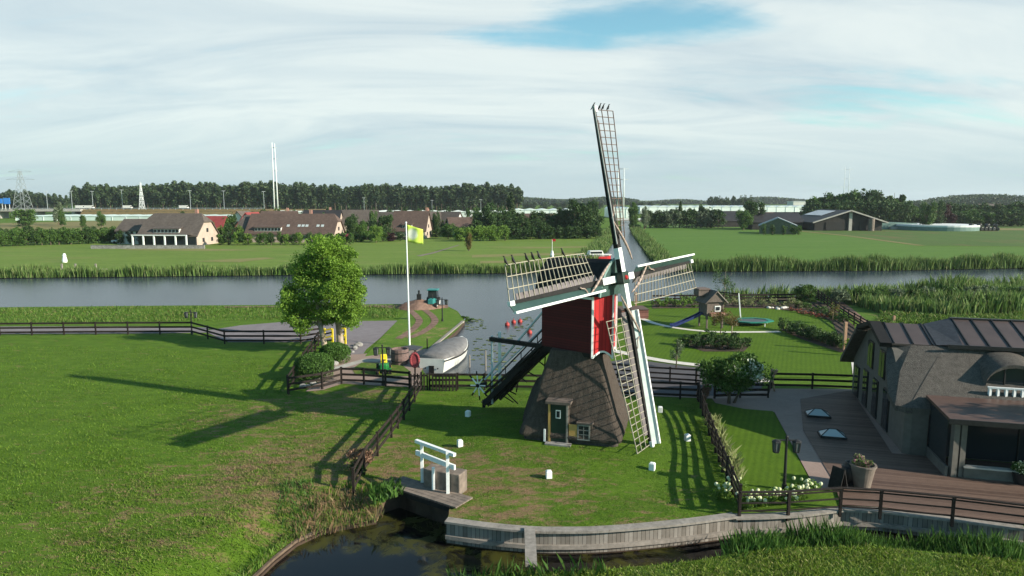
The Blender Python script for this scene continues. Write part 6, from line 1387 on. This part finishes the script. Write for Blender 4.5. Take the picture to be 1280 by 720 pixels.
treerow(1016, 1128, 322, 322, 252, 250, 8, 30, 'round', ['dark'], 'large tree in the clump behind the big barn', 'trees behind the big barn')
treerow(1186, 1284, 345, 345, 254, 252, 7, 28, 'round', ['dark','mid','dark'], 'tree in the belt along the right edge of the fields', 'trees of the right belt')
treerow(1125, 1284, 330, 330, 263, 261, 8, 26, 'round', ['dark','mid'], 'tree in the belt along the right edge of the fields', 'trees of the right belt')
treerow(888, 938, 760, 760, 244.5, 244, 6, 12, 'round', ['pine'], 'tree of the distant grove above the long greenhouse', 'trees of the distant grove', .6)
treerow(575, 632, 212, 216, 283, 279, 9, 18, 'round', ['light'], 'bright green bush in the row before the dark village trees', 'bright bushes before the village trees', 1)
treerow(640, 745, 222, 228, 282, 282, 10, 20, 'round', ['dark'], 'low dark bush at the edge of the meadow below the barn trees', 'dark bushes below the barn trees', 1)
treerow(276, 440, 194, 196, 290, 290, 8.5, 13, 'round', ['mid','light','dark'], 'pleached tree in the garden row before the long brown house', 'garden trees before the long house', 1.5)
treerow(440, 500, 208, 214, 290, 289, 9, 15, 'round', ['dark','mid','purple'], 'garden shrub at the meadow edge left of the brown house', 'garden shrubs left of the brown house', 1.5)
treerow(545, 580, 235, 235, 285, 285, 9, 15, 'round', ['mid','dark'], 'garden shrub right of the brown house', 'garden shrubs right of the brown house', 1.5)
treerow(790, 832, 330, 140, 277, 325, 3.4, 12, 'round', ['mid','dark'], 'bush on the right bank of the side canal', 'bushes along the side canal', 1.)
treerow(830, 640, 900, 900, 252, 252, 12, 16, 'round', ['pine'], 'far tree behind the sails on the skyline', 'far skyline trees', .5)
spot(586, 172, 291, 12, 'round', 'rust', 'single bush standing alone in the far meadow')
treerow(1050, 1282, 84, 84, 358, 353, 20, 26, 'round', ['grey','mid'], 'willow scrub in the reed bed behind the villa', 'scrub in the reed bed', 2)
spot(1008, 84, 351, 34, 'round', 'mid', 'rounded willow bush at the canal end of the diagonal fence')
treerow(440, 600, 246, 250, 272, 270, 13, 16, 'round', ['dark','mid'], 'garden tree between the village houses', 'garden trees among the village houses', 4)
treerow(290, 440, 240, 240, 268, 268, 22, 18, 'round', ['dark','mid'], 'tree behind the long brown house', 'trees behind the long house', 3)
treerow(596, 745, 250, 250, 262, 262, 12, 24, 'round', ['dark'], 'dark tree in the thick group around the reddish barn', 'dark trees around the reddish barn', 4)
treerow(596, 745, 233, 236, 274, 272, 9, 22, 'round', ['dark'], 'dark tree in the thick group around the reddish barn', 'dark trees around the reddish barn', 3)
def shade_tree(x, y, h, w_, label):
    cm, tm = getproto('round', 'mid', True); far_tree(x, y, h, w_/(.9*h), 'round', 'mid', label, 'garden trees right of the villa', True, 'garden_tree')
shade_tree(31.5, 28.6, 8.0, 4.5, 'broad garden tree right of the villa deck')
shade_tree(36.0, 27.0, 10.0, 4.5, 'broad garden tree right of the villa deck')
shade_tree(42.0, 24.8, 12.5, 5, 'broad garden tree right of the villa deck')
treerow(262, 300, 205, 208, 276, 280, 8, 16, 'round', ['mid','light','dark'], 'garden tree between the farmhouse and the long house', 'garden trees between the two farmhouses', 2)
treerow(150, 175, 199, 200, 288, 290, 8, 13, 'round', ['purple','dark'], 'dark shrub at the left end of the farmhouse', 'shrubs left of the farmhouse', 1.5)
treerow(330, 600, 290, 300, 259, 259, 17, 12, 'round', ['mid','dark'], 'small tree in front of the long pale greenhouse', 'trees in front of the pale greenhouse', 1.5)
treerow(955, 1000, 250, 250, 279, 280, 9, 9, 'round', ['mid','dark'], 'low bush before the farm sheds', 'bushes before the farm sheds', 1)
# single dug-out dots: ducks on the canal are too small to build
# ------------------------------------------------------------ light, sky, haze, camera
SUN_EL = R(24); az = Vector((.936,-.353))
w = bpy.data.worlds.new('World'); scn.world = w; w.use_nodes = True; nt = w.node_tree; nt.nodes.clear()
out = nt.nodes.new('ShaderNodeOutputWorld'); bg = nt.nodes.new('ShaderNodeBackground'); nt.links.new(bg.outputs[0], out.inputs[0])
sky = nt.nodes.new('ShaderNodeTexSky'); sky.sky_type = 'NISHITA'; sky.sun_disc = False; sky.sun_elevation = SUN_EL; sky.sun_rotation = math.atan2(az.x, az.y); sky.air_density = 1.0; sky.dust_density = .6; sky.ozone_density = 1.5
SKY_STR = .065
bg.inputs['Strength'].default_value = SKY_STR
tc = nt.nodes.new('ShaderNodeTexCoord'); sp = nt.nodes.new('ShaderNodeSeparateXYZ'); nt.links.new(tc.outputs['Generated'], sp.inputs[0])
zc_ = math_(nt, 'MAXIMUM', sp.outputs[2], 0.); den = math_(nt, 'ADD', zc_, .20)
px_ = math_(nt, 'DIVIDE', sp.outputs[0], den); py_ = math_(nt, 'DIVIDE', sp.outputs[1], den)
cv = nt.nodes.new('ShaderNodeCombineXYZ'); nt.links.new(px_, cv.inputs[0]); nt.links.new(py_, cv.inputs[1])
mp = nt.nodes.new('ShaderNodeMapping'); nt.links.new(cv.outputs[0], mp.inputs[0]); mp.inputs['Rotation'].default_value = (0,0,R(-14)); mp.inputs['Scale'].default_value = (.55,1.5,1); mp.inputs['Location'].default_value = (3.1,1.7,0)
n1 = noise(nt, mp.outputs[0], 1.6, 11, .64, .8); 
mp2 = nt.nodes.new('ShaderNodeMapping'); nt.links.new(cv.outputs[0], mp2.inputs[0]); mp2.inputs['Rotation'].default_value = (0,0,R(8)); mp2.inputs['Scale'].default_value = (.3,.9,1); n2 = noise(nt, mp2.outputs[0], 2.3, 7, .6, .8)
# clear gap high in front, right of centre
def gap(cx, cy, rx, ry, amt):
    dx = math_(nt, 'DIVIDE', math_(nt, 'SUBTRACT', px_, cx), rx); dy = math_(nt, 'DIVIDE', math_(nt, 'SUBTRACT', py_, cy), ry)
    d2 = math_(nt, 'ADD', math_(nt, 'MULTIPLY', dx, dx), math_(nt, 'MULTIPLY', dy, dy)); g_ = math_(nt, 'SUBTRACT', 1., d2, True); return math_(nt, 'MULTIPLY', g_, amt)
def dirp(px, py):
    x = (px-640)/853.; y = (360-py)/853.; v = Vector((x, math.cos(TH)+y*math.sin(TH), -math.sin(TH)+y*math.cos(TH))).normalized(); return v.x/(v.z+.2), v.y/(v.z+.2)
gp_ = [(*dirp(800,26), .50, .22, .36), (*dirp(690,48), .5, .13, .28), (*dirp(1180,140), .75, .24, .17), (*dirp(1050,152), .5, .14, .16), (*dirp(1200,95), .5, .12, .12)]
tot = None
for g_ in gp_: q = gap(*g_); tot = q if tot is None else math_(nt, 'MAXIMUM', tot, q)
cov = math_(nt, 'SUBTRACT', math_(nt, 'ADD', math_(nt, 'MULTIPLY', n1, .6), math_(nt, 'MULTIPLY', n2, .5)), tot)
mr = nt.nodes.new('ShaderNodeMapRange'); nt.links.new(cov, mr.inputs[0]); mr.inputs[1].default_value = .22; mr.inputs[2].default_value = .50; mr.interpolation_type = 'SMOOTHSTEP'; mr.inputs[3].default_value = .05; mr.inputs[4].default_value = .93
# cirrus veil thins towards the zenith
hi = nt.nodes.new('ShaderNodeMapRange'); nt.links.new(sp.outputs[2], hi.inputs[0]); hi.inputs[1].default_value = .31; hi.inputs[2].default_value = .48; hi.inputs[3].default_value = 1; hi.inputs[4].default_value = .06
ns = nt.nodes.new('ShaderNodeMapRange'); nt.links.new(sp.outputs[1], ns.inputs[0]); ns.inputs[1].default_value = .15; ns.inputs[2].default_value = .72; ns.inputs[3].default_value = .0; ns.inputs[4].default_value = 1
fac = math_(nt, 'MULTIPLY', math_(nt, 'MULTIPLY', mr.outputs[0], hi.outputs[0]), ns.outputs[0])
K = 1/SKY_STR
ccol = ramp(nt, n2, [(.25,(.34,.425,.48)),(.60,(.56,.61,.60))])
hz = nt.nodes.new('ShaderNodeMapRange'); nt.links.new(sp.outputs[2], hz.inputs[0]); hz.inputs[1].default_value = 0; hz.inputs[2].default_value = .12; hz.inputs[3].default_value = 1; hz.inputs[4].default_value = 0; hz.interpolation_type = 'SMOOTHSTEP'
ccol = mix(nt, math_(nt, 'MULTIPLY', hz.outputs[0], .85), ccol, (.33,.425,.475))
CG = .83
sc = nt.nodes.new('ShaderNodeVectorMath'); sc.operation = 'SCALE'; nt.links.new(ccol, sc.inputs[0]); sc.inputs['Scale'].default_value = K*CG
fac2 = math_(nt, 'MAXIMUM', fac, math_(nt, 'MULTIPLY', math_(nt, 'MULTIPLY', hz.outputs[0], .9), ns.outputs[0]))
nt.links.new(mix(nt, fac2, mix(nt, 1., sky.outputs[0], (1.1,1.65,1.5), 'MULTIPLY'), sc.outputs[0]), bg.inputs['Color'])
sd = bpy.data.lights.new('sun', 'SUN'); sd.energy = 5.0; sd.angle = R(.5); sd.color = (1,.90,.74); so = bpy.data.objects.new('sun', sd); COL.objects.link(so)
dirv = Vector((az.x*math.cos(SUN_EL), az.y*math.cos(SUN_EL), math.sin(SUN_EL))); so.rotation_euler = dirv.to_track_quat('Z','Y').to_euler(); so.location = (0,0,60)
# haze
hm = bpy.data.materials.new('haze_air'); hm.use_nodes = True; nt = hm.node_tree; nt.nodes.clear(); out = nt.nodes.new('ShaderNodeOutputMaterial'); pv = nt.nodes.new('ShaderNodeVolumePrincipled')
pv.inputs['Color'].default_value = (.80,.88,.96,1); pv.inputs['Density'].default_value = .00009; pv.inputs['Anisotropy'].default_value = .2; nt.links.new(pv.outputs[0], out.inputs['Volume'])
hz_ = MB().box((0,3400,35),(8100,7400,78)).build('haze', hm); tag(hz_, kind='stuff', label='thin pale haze in the air over the polder', cat='haze')
cd = bpy.data.cameras.new('camera'); cd.sensor_width = 36; cd.lens = 853/1280*36; cd.clip_end = 12000; cd.clip_start = .5
cam = bpy.data.objects.new('camera', cd); COL.objects.link(cam); cam.location = (0,0,CH); cam.rotation_euler = (PI/2-TH,0,0); scn.camera = cam
vs_ = scn.view_settings; scn.display_settings.display_device = 'sRGB'; vs_.view_transform = 'Standard'; vs_.look = 'None'; vs_.exposure = .85; vs_.gamma = 1; vs_.use_curve_mapping = False
